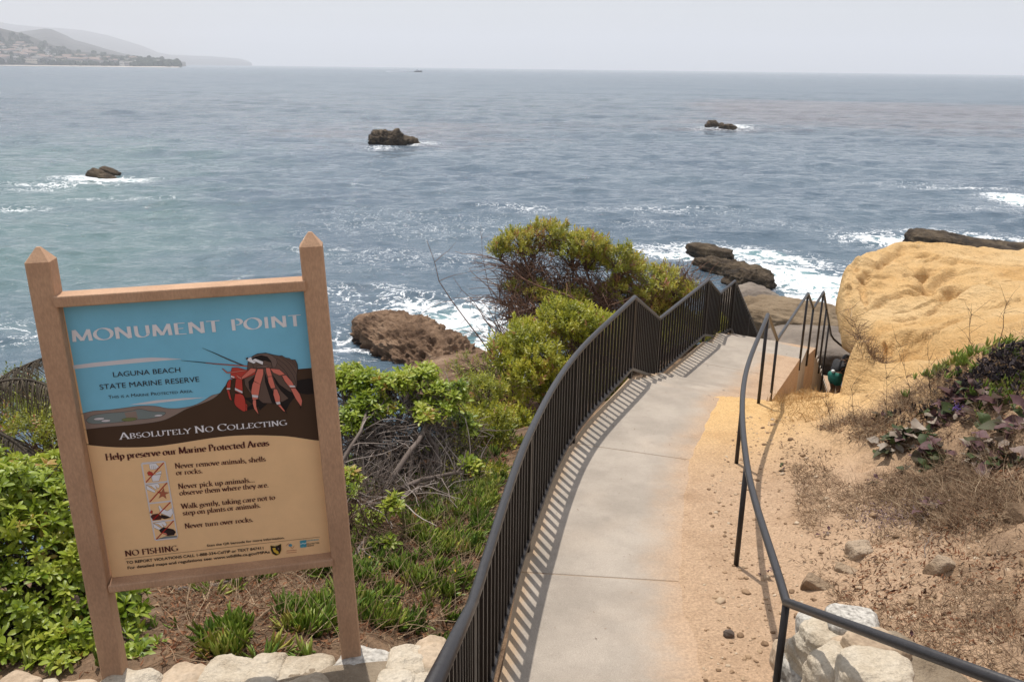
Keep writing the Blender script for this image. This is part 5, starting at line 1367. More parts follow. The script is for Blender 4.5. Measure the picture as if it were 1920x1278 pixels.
def rosette_tpl(n, ln, w, rng, e0=72, e1=5, prof=(.18, .55, .9, 1.0, .25), stem=0.0):
    Vs, Fs, Ts = [], [], []; o = 0
    for i in range(n):
        t = i / max(1, n - 1); el = math.radians(e0 + (e1 - e0) * t + rng.normal(0, 9)); az = i * 2.39996 + rng.normal(0, .25)
        s = .55 + .45 * min(1, t * 1.6) + rng.normal(0, .08)
        V, F = leaf_tpl(ln * s, w * s, prof, .30, rng.uniform(.05, .45))
        R = Matrix.Rotation(az, 3, 'Z') @ Matrix.Rotation(el, 3, 'X') @ Matrix.Rotation(rng.normal(0, .25), 3, 'Y')
        V = V @ np.array(R).T; V[:, 2] += (1 - t) * ln * .12 - stem * t
        Vs.append(V); Fs.append(F + o); o += len(V); Ts.append(np.full(len(V), .16 * (1 - t) - .05 + rng.normal(0, .05)))
    return np.concatenate(Vs), np.concatenate(Fs), np.concatenate(Ts)

def sprig_tpl(n, ln, lw, size, rng):
    """a short shoot with leaves up both sides"""
    Vs, Fs, Ts = [], [], []; o = 0
    for i in range(n):
        t = i / (n - 1); az = i * 2.4 + rng.normal(0, .4); el = math.radians(25 + 45 * t + rng.normal(0, 12)); s = .7 + .3 * (1 - t) + rng.normal(0, .1)
        V, F = leaf_tpl(ln * s, lw * s, (.2, .8, 1.0, .1), .3, rng.uniform(.0, .5))
        R = Matrix.Rotation(az, 3, 'Z') @ Matrix.Rotation(el, 3, 'X')
        V = V @ np.array(R).T; V[:, 2] += t * size
        Vs.append(V); Fs.append(F + o); o += len(V); Ts.append(np.full(len(V), .10 * t + rng.normal(0, .05)))
    return np.concatenate(Vs), np.concatenate(Fs), np.concatenate(Ts)

def scatter(mb, tpls, Z, loc, size, tint, rng, mat_=0):
    Z = np.asarray(Z, float); loc = np.asarray(loc, float); N = len(loc)
    R = frames(Z, rng.uniform(0, 6.28, N), rng) * np.asarray(size)[:, None, None]
    which = rng.integers(0, len(tpls), N)
    for k, tp in enumerate(tpls):
        s = which == k
        if not s.any(): continue
        V, F, T = inst(tp[0], tp[1], R[s], loc[s], np.asarray(tint)[s])
        if len(tp) > 2: T = T + np.tile(tp[2], s.sum())
        mb.add(V, F, T, mat_)

def crown_points(blobs, n, rng, shell=.35, low=-.35, gap=.0, seed=1, gapsc=2.2):
    """points through the outer part of a few overlapping ellipsoids"""
    B = np.array(blobs, float); w = B[:, 3] * B[:, 4] + B[:, 4] * B[:, 5] + B[:, 3] * B[:, 5]
    P, Nn, Q = [], [], []
    m = n * 4
    ib = rng.choice(len(B), m, p=w / w.sum())
    d = rng.normal(size=(m, 3)); d /= np.linalg.norm(d, axis=1)[:, None]
    keep = d[:, 2] > low; d, ib = d[keep], ib[keep]
    dep = rng.random(len(d)) ** 1.6 * shell
    c, r = B[ib, :3], B[ib, 3:6]
    lump = 1 + .22 * fbm(c * 3 + d * 1.7 + seed, 3)
    P = c + d * r * (lump * (1 - dep))[:, None]; N = d / r; N /= np.linalg.norm(N, axis=1)[:, None]
    ins = np.zeros(len(P), bool)
    for b in B: ins |= (((P - b[:3]) / b[3:6]) ** 2).sum(1) < .42
    g = fbm(P * gapsc + seed * 3.1, 3)
    ok = (~ins) & (g > gap - .6)
    P, N, dep = P[ok][:n], N[ok][:n], dep[ok][:n]
    return P, N, dep

def twig_path(a, b, rng, sag=.25, k=6):
    a, b = np.asarray(a, float), np.asarray(b, float); L = np.linalg.norm(b - a)
    m1 = a + (b - a) * .33 + np.array([0, 0, sag * L]) + rng.normal(0, .09 * L, 3); m2 = a + (b - a) * .7 + np.array([0, 0, sag * .5 * L]) + rng.normal(0, .08 * L, 3)
    t = np.linspace(0, 1, k)[:, None]
    return (1 - t) ** 3 * a + 3 * (1 - t) ** 2 * t * m1 + 3 * (1 - t) * t * t * m2 + t ** 3 * b + rng.normal(0, .012 * L, (k, 3)) * (t > 0) * (t < 1)

def shrub(name, label, base, blobs, n, tpls, lm, tm, seed, size=(.8, 1.2), ntwig=120, nmain=6, tw=.012, up=.6, shell=.35, gap=0., tintb=.5, tints=.16, extra=(), low=-.35, twig_tint=.5, group=None, side=1.2, roots=.15, nbare=0, thicket=(), nth=0, thl=(.15, .45), thr=.004):
    rng = np.random.default_rng(seed)
    base = np.array(base, float)
    root = empty(name, base, label, 'shrub', group)
    # break every mass of the crown into uneven clumps
    cl = []; BT = np.array(blobs, float)
    for b in blobs:
        b = np.array(b, float); cl.append(np.r_[b[:3], b[3:] * .78])
        for q in range(6):
            d = rng.normal(size=3); d[2] = abs(d[2]) * .9 - .15; d /= np.linalg.norm(d)
            cl.append(np.r_[b[:3] + d * b[3:] * rng.uniform(.6, .95), b[3:] * rng.uniform(.26, .48)])
    blobs = cl
    P, N, dep = crown_points(blobs, n, rng, shell, low, gap, seed)
    mb = MB()
    Z = N * (1 - up) + np.array([0, 0, 1.0]) * up + rng.normal(0, .22, P.shape)
    tint = tintb + tints * fbm(P * 1.9 + seed, 3) * 1.7 + rng.normal(0, .11, len(P)); tint[rng.random(len(P)) < .035] = 1.05
    scatter(mb, tpls, Z, P - base, rng.uniform(*size, len(P)) * rng.uniform(.7, 1.2, len(P)), tint, rng)
    mb.build('foliage', lm, root, smooth=True)
    # stems: a few thick ones, branching to the shoots
    mb = MB(); B = np.array(blobs, float)
    mains = []
    for k in range(nmain):
        b = B[(k * 7) % len(B)]; st = base + rng.normal(0, roots, 3) * [1, 1, 0]
        st[2] = float(gz(st[0], st[1])) - .05
        p = twig_path(st, b[:3] + rng.normal(0, .25, 3) * b[3:6] - [0, 0, .25 * b[5]], rng, .12, 9)
        r = tw * rng.uniform(1.4, 2.4)
        mb.add(*tube(p - base, np.linspace(r, r * .45, 9), 6), twig_tint - .1); mains.append(p)
    M_ = np.concatenate([p[3:] for p in mains])
    idx = rng.choice(len(P), min(ntwig, len(P)), replace=False)
    for i in idx:
        d = np.linalg.norm(M_ - P[i], axis=1); j = rng.choice(np.argsort(d)[:5])
        p = twig_path(M_[j], P[i] - .0, rng, rng.uniform(-.05, .22), 6)
        mb.add(*tube(p - base, np.linspace(tw * rng.uniform(.4, .8), tw * .2, 6), 4), twig_tint + rng.normal(0, .15))
    for k in range(nbare):                       # bare side shoots
        a = M_[rng.integers(len(M_))]; v = rng.normal(0, 1, 3); v[2] = abs(v[2]) * .7; v /= np.linalg.norm(v)
        e_ = a + v * rng.uniform(.2, .6) * side
        j = np.argmin(np.hypot(BT[:, 0] - e_[0], BT[:, 1] - e_[1]) - .3 * BT[:, 3])
        if e_[2] > BT[j, 2] + (.05 if k % 9 else 1.0) * BT[j, 5]: continue
        p = twig_path(a, e_, rng, .1, 6)
        mb.add(*tube(p - base, np.linspace(tw * rng.uniform(.35, .7), tw * .2, 6), 3), twig_tint + rng.normal(.1, .2))
    for b in thicket:
        for k in range(nth):
            c_ = np.array(b[:3]) + np.array(b[3:]) * np.clip(rng.normal(0, .5, 3), -1.1, 1.1); v = rng.normal(0, 1, 3) + [-.15, 0, .35]; v /= np.linalg.norm(v)
            p = twig_path(c_, c_ + v * rng.uniform(*thl), rng, rng.uniform(-.1, .2), 5)
            mb.add(*tube(p - base, np.linspace(thr * rng.uniform(.6, 1.2), thr * .35, 5), 3), twig_tint + rng.normal(0, .25))
    for (a, b, r) in extra:
        p = twig_path(a, b, rng, .08, 9); mb.add(*tube(p - base, np.linspace(r, r * .25, 9), 4), twig_tint)
        for q in range(5):
            j = rng.integers(3, 8); v = rng.normal(0, .25, 3); mb.add(*tube(twig_path(p[j], p[j] + v, rng, .1, 5) - base, np.linspace(r * .4, r * .12, 5), 3), twig_tint)
    mb.build('branches', tm, root, smooth=True)
    return root

rg = np.random.default_rng(3)
ROS = [rosette_tpl(10, .080, .032, rg) for _ in range(4)] + [rosette_tpl(7, .075, .030, rg, 60, 0) for _ in range(2)]
ROSB = [rosette_tpl(9, .085, .030, rg, 65, -10) for _ in range(4)]
SPR = [sprig_tpl(11, .055, .019, .10, rg) for _ in range(5)]
SPRS = [sprig_tpl(9, .036, .014, .08, rg) for _ in range(4)]

def bl(px, py, Y, rx, ry=None, rz=None):
    p = atY(px, py, Y); return (*p, rx, ry or rx, rz or rx)
# 1 near, lower left corner
shrub('leafy_shrub', 'bright green broad leaved shrub in the lower left corner, beside the sign post', (-2.75, 4.45, float(gz(-2.75, 4.45))),
      [bl(20, 930, 4.9, .42, .4, .30), bl(110, 950, 4.7, .34, .3, .26), bl(175, 1010, 4.6, .22, .25, .24), bl(50, 1050, 4.4, .36, .3, .24), bl(-60, 1000, 4.4, .4, .4, .4), bl(140, 1120, 4.3, .24, .25, .20), bl(20, 1190, 4.0, .26, .25, .16), bl(215, 1130, 4.35, .15, .2, .16), bl(235, 1180, 4.2, .13, .15, .14), bl(120, 1220, 3.95, .22, .2, .14), bl(60, 1120, 4.2, .3, .3, .22), bl(170, 1210, 4.1, .24, .2, .18), bl(-20, 1120, 4.2, .3, .3, .25), bl(250, 1240, 3.9, .14, .15, .12)],
      1550, ROS, M_LEAF, M_BARK, 31, (.62, 1.05), 200, 9, .016, up=.55, shell=.55, gap=.16, tintb=.50, tints=.26, nbare=60, low=-.6)
# 2 olive bush behind it
shrub('olive_bush', 'dull olive bush with fine leaves and dead stems, under the palm fronds', (-4.3, 7.6, float(gz(-4.3, 7.6))),
      [bl(60, 770, 8.0, .45, .45, .32), bl(-10, 790, 7.8, .5, .5, .4), bl(110, 790, 7.6, .4, .4, .3), bl(60, 840, 7.0, .5, .5, .35), bl(130, 850, 6.9, .4, .4, .35)],
      1500, SPRS, M_LEAFO, M_TWIGB, 32, (.8, 1.4), 220, 7, .014, shell=.5, gap=.12, tintb=.42, nbare=120)
# 3 grey twigged shrub left of the railing
shrub('twiggy_shrub', 'shrub with bare tangled grey twigs below and green rosettes on top', (-1.5, 8.0, float(gz(-1.5, 8.0))),
      [bl(665, 715, 8.9, .26, .3, .17), bl(725, 730, 8.7, .30, .3, .18), bl(790, 722, 8.9, .30, .3, .17), bl(845, 745, 8.8, .24, .3, .17), bl(700, 765, 8.5, .32, .3, .14), bl(815, 770, 8.6, .28, .3, .12), bl(735, 950, 6.5, .10, .1, .08), bl(600, 720, 8.9, .3, .3, .2), bl(870, 800, 8.9, .2, .25, .14), bl(650, 800, 8.3, .22, .25, .12), bl(880, 880, 8.2, .14, .15, .10), bl(640, 900, 7.2, .16, .16, .10)],
      1000, ROSB, M_LEAF, M_TWIG, 33, (.75, 1.15), 420, 26, .015, up=.7, shell=.55, gap=.10, tintb=.60, nbare=1300, roots=.5, low=-.15, twig_tint=.55, side=1.25, thicket=[bl(690, 840, 8.3, .38, .4, .24), bl(780, 850, 8.4, .40, .4, .24), bl(850, 840, 8.6, .30, .3, .2), bl(700, 920, 7.4, .3, .3, .14), bl(820, 910, 7.9, .28, .3, .14)], nth=230, thr=.0042)
# 4 small yellowish bush by the railing
shrub('small_bush', 'small sparse yellow green bush between the twiggy shrub and the railing', (-.3, 9.2, float(gz(-.3, 9.2))),
      [bl(905, 745, 10.0, .28, .3, .26), bl(870, 800, 9.4, .30, .3, .24), bl(905, 790, 9.8, .26, .3, .24), bl(870, 850, 9.3, .26, .3, .2), bl(930, 850, 9.4, .22, .25, .2), bl(890, 900, 8.6, .26, .25, .16), bl(930, 800, 9.6, .25, .3, .25), bl(850, 900, 8.2, .2, .2, .12), bl(920, 900, 8.4, .18, .2, .14)],
      1500, SPRS, M_LEAFY, M_TWIGB, 34, (.8, 1.5), 120, 5, .010, shell=.6, gap=.2, tintb=.45, nbare=150)
shrub('low_shrub', 'low half dead shrub at the foot of the railing, in front of the small bush', (-.55, 7.9, float(gz(-.55, 7.9))),
      [bl(880, 910, 8.2, .22, .22, .14), bl(840, 950, 7.7, .2, .2, .10), bl(905, 950, 7.8, .14, .15, .10)], 240, SPRS, M_LEAFO, M_TWIG, 41, (.7, 1.4), 90, 8, .009, shell=.8, gap=.2, tintb=.45, nbare=160, thicket=[bl(870, 930, 7.9, .3, .3, .1), bl(800, 960, 7.4, .3, .3, .1)], nth=110, thr=.003)
shrub('low_shrub', 'low mostly leafless shrub with dark stems beside the right sign post', (-1.35, 6.3, float(gz(-1.35, 6.3))),
      [bl(690, 980, 6.5, .16, .16, .10), bl(650, 940, 6.8, .16, .16, .12), bl(720, 1020, 6.2, .10, .10, .07)], 60, ROSB, M_LEAF, M_TWIGB, 42, (.6, 1.0), 70, 9, .011, shell=.8, gap=.2, tintb=.5, nbare=160, thicket=[bl(690, 990, 6.3, .24, .24, .12), bl(640, 960, 6.6, .24, .24, .12)], nth=130, thr=.0035)
# 5 full bush behind the first stretch of railing
shrub('dense_bush', 'dense yellow green bush pressed against the railing above the first steps', (.55, 12.2, float(gz(.55, 12.2))),
      [bl(1010, 650, 12.6, .52, .6, .40), bl(1090, 620, 12.9, .50, .6, .36), bl(1140, 640, 13.1, .45, .6, .45), bl(980, 730, 12.0, .46, .5, .42), bl(1050, 730, 12.3, .55, .6, .5), bl(955, 800, 11.4, .34, .4, .34), bl(1120, 740, 12.9, .5, .5, .5), bl(1020, 820, 11.7, .4, .4, .35), bl(950, 680, 12.4, .3, .4, .3), bl(1045, 595, 12.9, .35, .4, .22)],
      4600, SPR, M_LEAFY, M_TWIGB, 35, (.85, 1.55), 220, 8, .014, shell=.45, gap=.0, tintb=.56, tints=.22, nbare=60)
# 6 big bush on the cliff edge, open underneath
_ex = [(atY(960, 700, 15), atY(800, 450, 14.6), .016), (atY(960, 690, 15), atY(850, 520, 14.8), .012), (atY(970, 650, 15.4), atY(880, 560, 15), .010), (atY(950, 640, 15.5), atY(900, 430, 15.2), .010)]
shrub('cliff_bush', 'largest bush, on the cliff edge, with a bare brown twig underside and reddish tips', (1.9, 16.4, float(gz(1.9, 16.4))),
      [bl(975, 470, 16.6, .48, .6, .42), bl(1020, 445, 16.8, .45, .6, .30), bl(1065, 475, 16.8, .70, .8, .42), bl(1150, 500, 17.0, .70, .8, .40), bl(1215, 530, 17.2, .60, .8, .42), bl(1265, 555, 17.4, .42, .6, .36), bl(1210, 590, 17.2, .55, .6, .40), bl(1160, 560, 16.8, .5, .5, .35), bl(1255, 600, 17.4, .45, .5, .4), bl(1100, 610, 16.8, .5, .5, .35), bl(1010, 560, 16.0, .30, .4, .25), bl(1070, 570, 16.0, .34, .4, .25), bl(965, 545, 16.2, .22, .3, .2), bl(1230, 650, 16.4, .6, .5, .45), bl(1290, 640, 17.2, .45, .5, .4), bl(1330, 620, 18.0, .4, .4, .35), bl(1170, 640, 15.6, .5, .5, .45), bl(940, 480, 16.5, .22, .3, .18)],
      5600, SPR, M_LEAFO, M_TWIGR, 36, (.8, 1.6), 700, 22, .018, up=.6, shell=.4, gap=.22, tintb=.58, tints=.25, nbare=3200, extra=_ex, low=-.1, roots=.9, side=2.4, thicket=[bl(985, 520, 16.5, .45, .6, .38), bl(1050, 550, 16.4, .6, .6, .42), bl(1120, 570, 16.4, .5, .6, .4), bl(975, 590, 15.6, .4, .5, .4), bl(1180, 560, 17.2, .7, .6, .4), bl(1270, 540, 17.6, .5, .5, .35)], nth=420, thl=(.2, .65), thr=.0075)
# 7 scrub clinging to the cliff below the bushes
shrub('cliff_scrub', 'low brown scrub on the broken slope between the reef shelf and the dense bush', (-.3, 12.6, float(gz(-.3, 12.6))),
      [bl(900, 700, 13.0, .5, .5, .35), bl(860, 760, 11.5, .4, .4, .3), bl(940, 740, 12.2, .4, .4, .35)], 420, SPRS, M_LEAFO, M_TWIGB, 37, (.8, 1.4), 200, 8, .012, shell=.7, gap=.35, tintb=.35, nbare=420)

# ------------------------------------------------------------------ palm fronds on the left edge
M_FROND = mat('dry_palm_frond', [(.2, (.020, .015, .010)), (.5, (.055, .042, .028)), (.8, (.12, .095, .06))], scale=8, rough=.8, attr='tint', mixn=.5, spec=.3)
def frond(pts, ln, seed, label, droop=1.0):
    rng = np.random.default_rng(seed); P = cr_spline(np.array(pts), 12); o0 = P[0]
    root = empty('palm_frond', o0, label, 'palm frond')
    mb = MB(); mb.add(*tube(P - o0, np.linspace(.020, .006, len(P)), 5)); mb.build('midrib', M_FROND, root, smooth=True)
    mb = MB(); T = np.gradient(P, axis=0); T /= np.linalg.norm(T, axis=1)[:, None]
    for i in np.linspace(4, len(P) - 1, 95).astype(int):
        for sg_ in (-1, 1):
            l = ln * rng.uniform(.6, 1.1) * (.55 + .45 * math.sin(math.pi * i / len(P)))
            side = np.cross(T[i], [0, 0, 1]) * sg_; d = side * .7 + T[i] * .55 + rng.normal(0, .18, 3); d /= np.linalg.norm(d)
            q = [P[i] + d * l * t + np.array([0, 0, -droop * l * (t ** 1.6) * .9]) for t in np.linspace(0, 1, 5)]
            V, F = tube(np.array(q) - o0, np.linspace(.006, .0015, 5), 3); mb.add(V, F, rng.uniform(.2, .9))
    mb.build('leaflets', M_FROND, root)
frond([atY(-60, 775, 6.9), atY(0, 712, 6.8), atY(50, 684, 6.6), atY(102, 663, 6.4)], .20, 1, 'upper dry palm frond reaching behind the left sign post', .9)
frond([atY(-70, 745, 6.2), atY(0, 716, 6.1), atY(60, 713, 6.0), atY(118, 738, 5.9)], .20, 2, 'lower dry palm frond with leaflets hanging like a fringe', 1.3)
frond([atY(-60, 800, 5.9), atY(-10, 808, 5.9), atY(40, 838, 5.8), atY(70, 880, 5.7)], .20, 3, 'drooping dead palm frond just above the green shrub', 1.2)

# ------------------------------------------------------------------ ice plant, weeds, litter
def in_poly(px, py, poly):
    c = np.zeros(px.shape, bool); n = len(poly)
    for i in range(n):
        x1, y1 = poly[i]; x2, y2 = poly[(i + 1) % n]
        k = (y1 > py) != (y2 > py); c ^= k & (px < (x2 - x1) * (py - y1) / (y2 - y1 + 1e-9) + x1)
    return c
def spread(polys, n, seed, gap=None, gs=1.5):
    """points on the terrain inside outlined regions (outlines as sighted from the camera)"""
    rng = np.random.default_rng(seed); out = []
    W = [np.array([gp(*p) for p in poly]) for poly in polys]
    ar = np.array([np.ptp(w[:, 0]) * np.ptp(w[:, 1]) for w in W])
    for w, k in zip(W, (n * ar / ar.sum()).astype(int)):
        x = rng.uniform(w[:, 0].min(), w[:, 0].max(), k * 3); y = rng.uniform(w[:, 1].min(), w[:, 1].max(), k * 3)
        s = in_poly(x, y, [(a, b) for a, b in w[:, :2]])
        if gap is not None: s &= n2(x, y, gs, 3, seed) > gap
        out.append(np.stack([x[s][:k], y[s][:k]], 1))
    q = np.concatenate(out); return np.column_stack([q, gz(q[:, 0], q[:, 1])])
def region(x0, x1, y0, y1, n, seed, gap, gs):
    rng = np.random.default_rng(seed); x, y = rng.uniform(x0, x1, n), rng.uniform(y0, y1, n); k = n2(x, y, gs, 3, seed) > gap
    return np.column_stack([x[k], y[k], gz(x[k], y[k])])
def on_path(P, m=.02):
    sd, hw, hh = path_coord(P[:, 0], P[:, 1]); return (np.abs(sd) < hw + m)
M_ICE = mat('ice_plant_leaf', [(.06, (.020, .042, .008)), (.36, (.075, .140, .016)), (.62, (.19, .27, .035)), (.82, (.42, .41, .09)), (.95, (.38, .13, .06))], scale=10, rough=.42, attr='tint', mixn=.25, trans=.12, spec=.45)
def finger_tpl(rng, n=7, ln=.085):
    Vs, Fs, Ts = [], [], []; o = 0
    for i in range(n):
        az = rng.uniform(0, 6.28); el = rng.uniform(.15, .85); L = ln * rng.uniform(.6, 1.15)
        t = np.linspace(0, 1, 5); a = el * (1 - .75 * t)
        p = np.stack([np.cumsum(np.sin(a)) * L / 5 * math.cos(az), np.cumsum(np.sin(a)) * L / 5 * math.sin(az), np.cumsum(np.cos(a)) * L / 5], 1)
        V, F = tube(p, np.array([.0052, .0068, .0062, .0048, .0012]), 3); Vs.append(V); Fs.append(F + o); o += len(V); Ts.append(np.repeat(t * .12 - .06 + rng.normal(0, .06), 3))
    return np.concatenate(Vs), np.concatenate(Fs), np.concatenate(Ts)
FING = [finger_tpl(rg) for _ in range(6)]
def ice(name, P, seed, tint=.55, size=(.7, 2.0), kind=True, label=None):
    rng = np.random.default_rng(seed); mb = MB()
    scatter(mb, FING, rng.normal(0, .42, P.shape) + [0, 0, 1], P + [0, 0, .0], rng.uniform(*size, len(P)), tint + .42 * fbm(P * 3.2, 3) + rng.normal(0, .13, len(P)), rng)
    o = mb.build(name, M_ICE, smooth=True)
    return o
_ip = spread([[(655, 870), (760, 900), (900, 880), (945, 880), (905, 1010), (880, 1120), (840, 1190), (700, 1180), (600, 1150), (640, 1000)]], 4200, 5, .06, 4.2)
_ip2 = spread([[(560, 1080), (640, 1040), (640, 1190), (520, 1230), (400, 1240), (360, 1200), (440, 1175), (520, 1170)]], 900, 6, .06, 4.4)
_ip3 = spread([[(770, 850), (850, 870), (940, 860), (960, 800), (930, 790), (850, 820)]], 600, 7, -.12, 3.0)
_ip = np.vstack([_ip, _ip2, _ip3]); _ip = np.vstack([_ip, region(-4.5, -.2, 3.6, 9.5, 1500, 51, .16, 2.6), region(-.9, .5, 5.5, 10.5, 700, 52, .0, 2.6)]); _ip = _ip[~on_path(_ip, .06)]
tag(ice('ice_plant', _ip, 1), kind='stuff')
M_PETAL = flat('yellow_petal', (.75, .55, .04), .6); M_PISTIL = flat('orange_centre', (.55, .30, .03), .7)
for k, (px, py, lab) in enumerate([(856, 1085, 'yellow ice plant flower nearest the railing'), (696, 1060, 'yellow ice plant flower beside the right sign post'), (775, 1000, 'small yellow ice plant flower farthest up the bank')]):
    p = gp(px, py); root = empty('flower', p + [0, 0, .075], lab, 'flower')
    rng = np.random.default_rng(40 + k); mb = MB(); s = .8 if k < 2 else .55
    for i in range(26):
        V, F = leaf_tpl(.026 * s, .0055 * s, (.6, 1, .8, .2), 0, .15); V = V @ np.array(Matrix.Rotation(i * .245 * 1.0, 3, 'Z') @ Matrix.Rotation(rng.uniform(.1, .6), 3, 'X')).T; mb.add(V, F)
    mb.build('petals', M_PETAL, root)
    mb = MB(); V, F = cubesphere(5); mb.add(V / np.linalg.norm(V, axis=1)[:, None] * [.008 * s, .008 * s, .006 * s], F); mb.build('centre', M_PISTIL, root, smooth=True)

M_LITTER = mat('dead_leaf_litter', [(.1, (.05, .022, .013)), (.4, (.19, .080, .040)), (.65, (.33, .175, .095)), (.9, (.50, .38, .24))], scale=12, rough=.85, attr='tint', mixn=.25, spec=.15, trans=.1)
M_STRAW = mat('dry_straw', [(.1, (.075, .045, .030)), (.45, (.21, .135, .085)), (.75, (.38, .28, .18)), (.95, (.55, .45, .32))], scale=8, rough=.85, attr='tint', mixn=.3, spec=.1)
LIT = [leaf_tpl(.05, .010, (.4, 1, .8, .1), .5, c) for c in (.1, .5, -.4)] + [leaf_tpl(.035, .018, (.3, 1, .8, .1), .6, .6)]
def litter(name, P, seed, size=(.5, 1.3), m=None, tint=.45, lift=.008, tpls=None, tl=.9):
    rng = np.random.default_rng(seed); mb = MB(); N = len(P)
    Z = rng.normal(0, tl, P.shape) * .5 + [0, 0, 1.0]
    scatter(mb, tpls or LIT, Z, P + np.column_stack([np.zeros(N), np.zeros(N), rng.uniform(0, lift * 3, N)]), rng.uniform(*size, N), np.clip(tint + rng.normal(0, .22, N), 0, 1), rng)
    return tag(mb.build(name, m or M_LITTER), kind='stuff')
_l = spread([[(300, 1100), (640, 1040), (660, 860), (950, 850), (900, 1030), (850, 1190), (700, 1200), (560, 1240), (300, 1260)], [(640, 900), (950, 760), (960, 860), (700, 1000)]], 11000, 9, -.6, 1.3)
_l = np.vstack([_l, spread([[(620, 820), (950, 820), (900, 1030), (850, 1190), (640, 1190)]], 5000, 29, -.3, 2.0)]); _l = np.vstack([_l, region(-5, .6, 3.5, 11, 4500, 53, -.2, 1.2)]); _l = _l[~on_path(_l, .03)]
litter('leaf_litter', _l, 2)
# straw and fine dead stems: (a) left bank, (b) seaward bank
def straw(name, P, seed, ln=(.06, .22), r=.0014, lean=.8, tint=.5, m=None):
    rng = np.random.default_rng(seed); mb = MB(); T = np.linspace(0, 1, 5)
    tpl = []
    for k in range(8):
        c = rng.normal(0, .25, 2); p = np.stack([c[0] * T ** 2 + .03 * np.sin(T * 5 + k), c[1] * T ** 2 + .03 * np.cos(T * 4 + k), T], 1)
        V, F = tube(p, np.array([1.0, .9, .8, .6, .3]) * .010, 3); tpl.append((V, F))
    N = len(P); Z = rng.normal(0, lean, P.shape) * [1, 1, .25] + [0, 0, .55]
    L = rng.uniform(*ln, N); Rm = frames(Z, rng.uniform(0, 6.28, N), rng)
    th = r / .010
    which = rng.integers(0, 8, N)
    for k in range(8):
        s = which == k
        if not s.any(): continue
        Rk = Rm[s] * np.stack([np.full(s.sum(), th), np.full(s.sum(), th), L[s]], 1)[:, None, :]
        # keep the bend in proportion to the length
        Vt = tpl[k][0].copy(); Vt[:, :2] = (Vt[:, :2]); V, F, t = inst(Vt, tpl[k][1], Rk, P[s], np.clip(tint + rng.normal(0, .2, s.sum()), 0, 1)); mb.add(V, F, t)
    return tag(mb.build(name, m or M_STRAW), kind='stuff')
_s1 = spread([[(620, 840), (950, 830), (900, 1030), (860, 1170), (660, 1170)], [(300, 1100), (640, 1040), (660, 860), (950, 830), (900, 1030), (850, 1190), (560, 1240), (300, 1260)]], 6200, 12); _s1 = _s1[~on_path(_s1, .05)]
straw('dead_stems', _s1, 3, (.06, .38), .0024, 1.6, .55)
CREST = [(1530, 800), (1640, 765), (1727, 728), (1800, 690), (1930, 640), (1930, 960), (1760, 1010), (1650, 930), (1700, 850), (1600, 830)]
_s2 = spread([CREST], 6000, 13, .02, 2.2); straw('dry_weeds', np.vstack([_s2, region(4.9, 9.5, 3.2, 9.4, 7000, 54, .1, 1.2)]), 4, (.05, .28), .0024, 1.2, .62)
_s3 = spread([[(1480, 830), (1700, 800), (1930, 800), (1930, 1278), (1700, 1278), (1560, 1130), (1500, 1000)]], 8000, 14, -.05, 1.4); _s3 = np.vstack([_s3, region(3.2, 9, 3.0, 9.6, 6000, 55, -.1, 1.3)]); _s3 = _s3[~on_path(_s3, .1)]
straw('dry_sprigs', _s3, 5, (.02, .15), .0020, 2.2, .55)
_s4 = spread([[(1430, 745), (1500, 705), (1560, 725), (1565, 775), (1480, 800), (1440, 790)]], 2600, 15, -.35, 1.5); _s4 = _s4[~on_path(_s4, .03)]
straw('dry_grass', _s4, 6, (.05, .19), .0028, .8, .62, mat('golden_dry_grass', [(.1, (.16, .085, .03)), (.5, (.42, .26, .11)), (.9, (.60, .43, .22))], scale=8, rough=.9, attr='tint', mixn=.3, spec=.1))
_s5 = np.array([[*atY(x, y, 12.6)[:2], 0] for x, y in zip(np.random.default_rng(3).normal(1628, 14, 500), np.random.default_rng(4).normal(720, 22, 500))]); 
_s5[:, 1] += np.random.default_rng(5).uniform(-.3, .6, 500); _s5[:, 2] = np.maximum(gz(_s5[:, 0], _s5[:, 1]), ZC - _b(_s5[:, 0], _s5[:, 1]) - .05)
straw('grey_brush', _s5, 7, (.10, .34), .0045, 1.0, .35)
litter('bank_leaf_litter', spread([CREST, [(1500, 900), (1930, 860), (1930, 1278), (1720, 1278), (1580, 1130)]], 4200, 27, .05, 1.3), 28, (.4, 1.1), None, .35)
litter('bank_litter', np.vstack([spread([CREST], 5200, 16, -.15, 1.6), spread([[(1460, 830), (1930, 800), (1930, 1278), (1700, 1278), (1560, 1130), (1480, 1050)]], 1700, 17, -.05, 1.2)]), 8, (.4, 1.2), M_STRAW, .38)
# pebbles and clods
Vp, Fp = cubesphere(5); Vp = Vp / (np.abs(Vp) ** 3).sum(1)[:, None] ** (1 / 3); PEB = [(Vp * (1 + .3 * vnoise(Vp * 1.7 + k)[:, None]) * np.array([1, .8, .55]), Fp) for k in range(5)]
_pb = spread([[(1310, 1278), (1330, 900), (1400, 780), (1480, 780), (1560, 900), (1930, 900), (1930, 1278)]], 2600, 18, -.5, 1.0)
rng_ = np.random.default_rng(9); _pz = rng_.lognormal(-5.3, .75, len(_pb))
mb = MB(); scatter(mb, PEB, rng_.normal(0, .2, _pb.shape) + [0, 0, 1], _pb, np.minimum(_pz, .040), rng_.uniform(0, 1, len(_pb)), rng_)
tag(mb.build('pebbles', mat('soil_clods', [(.1, (.16, .10, .06)), (.5, (.36, .245, .15)), (.85, (.50, .40, .29)), (.98, (.66, .62, .55))], scale=20, rough=.95, attr='tint', mixn=.3, spec=.1), smooth=True), kind='stuff')
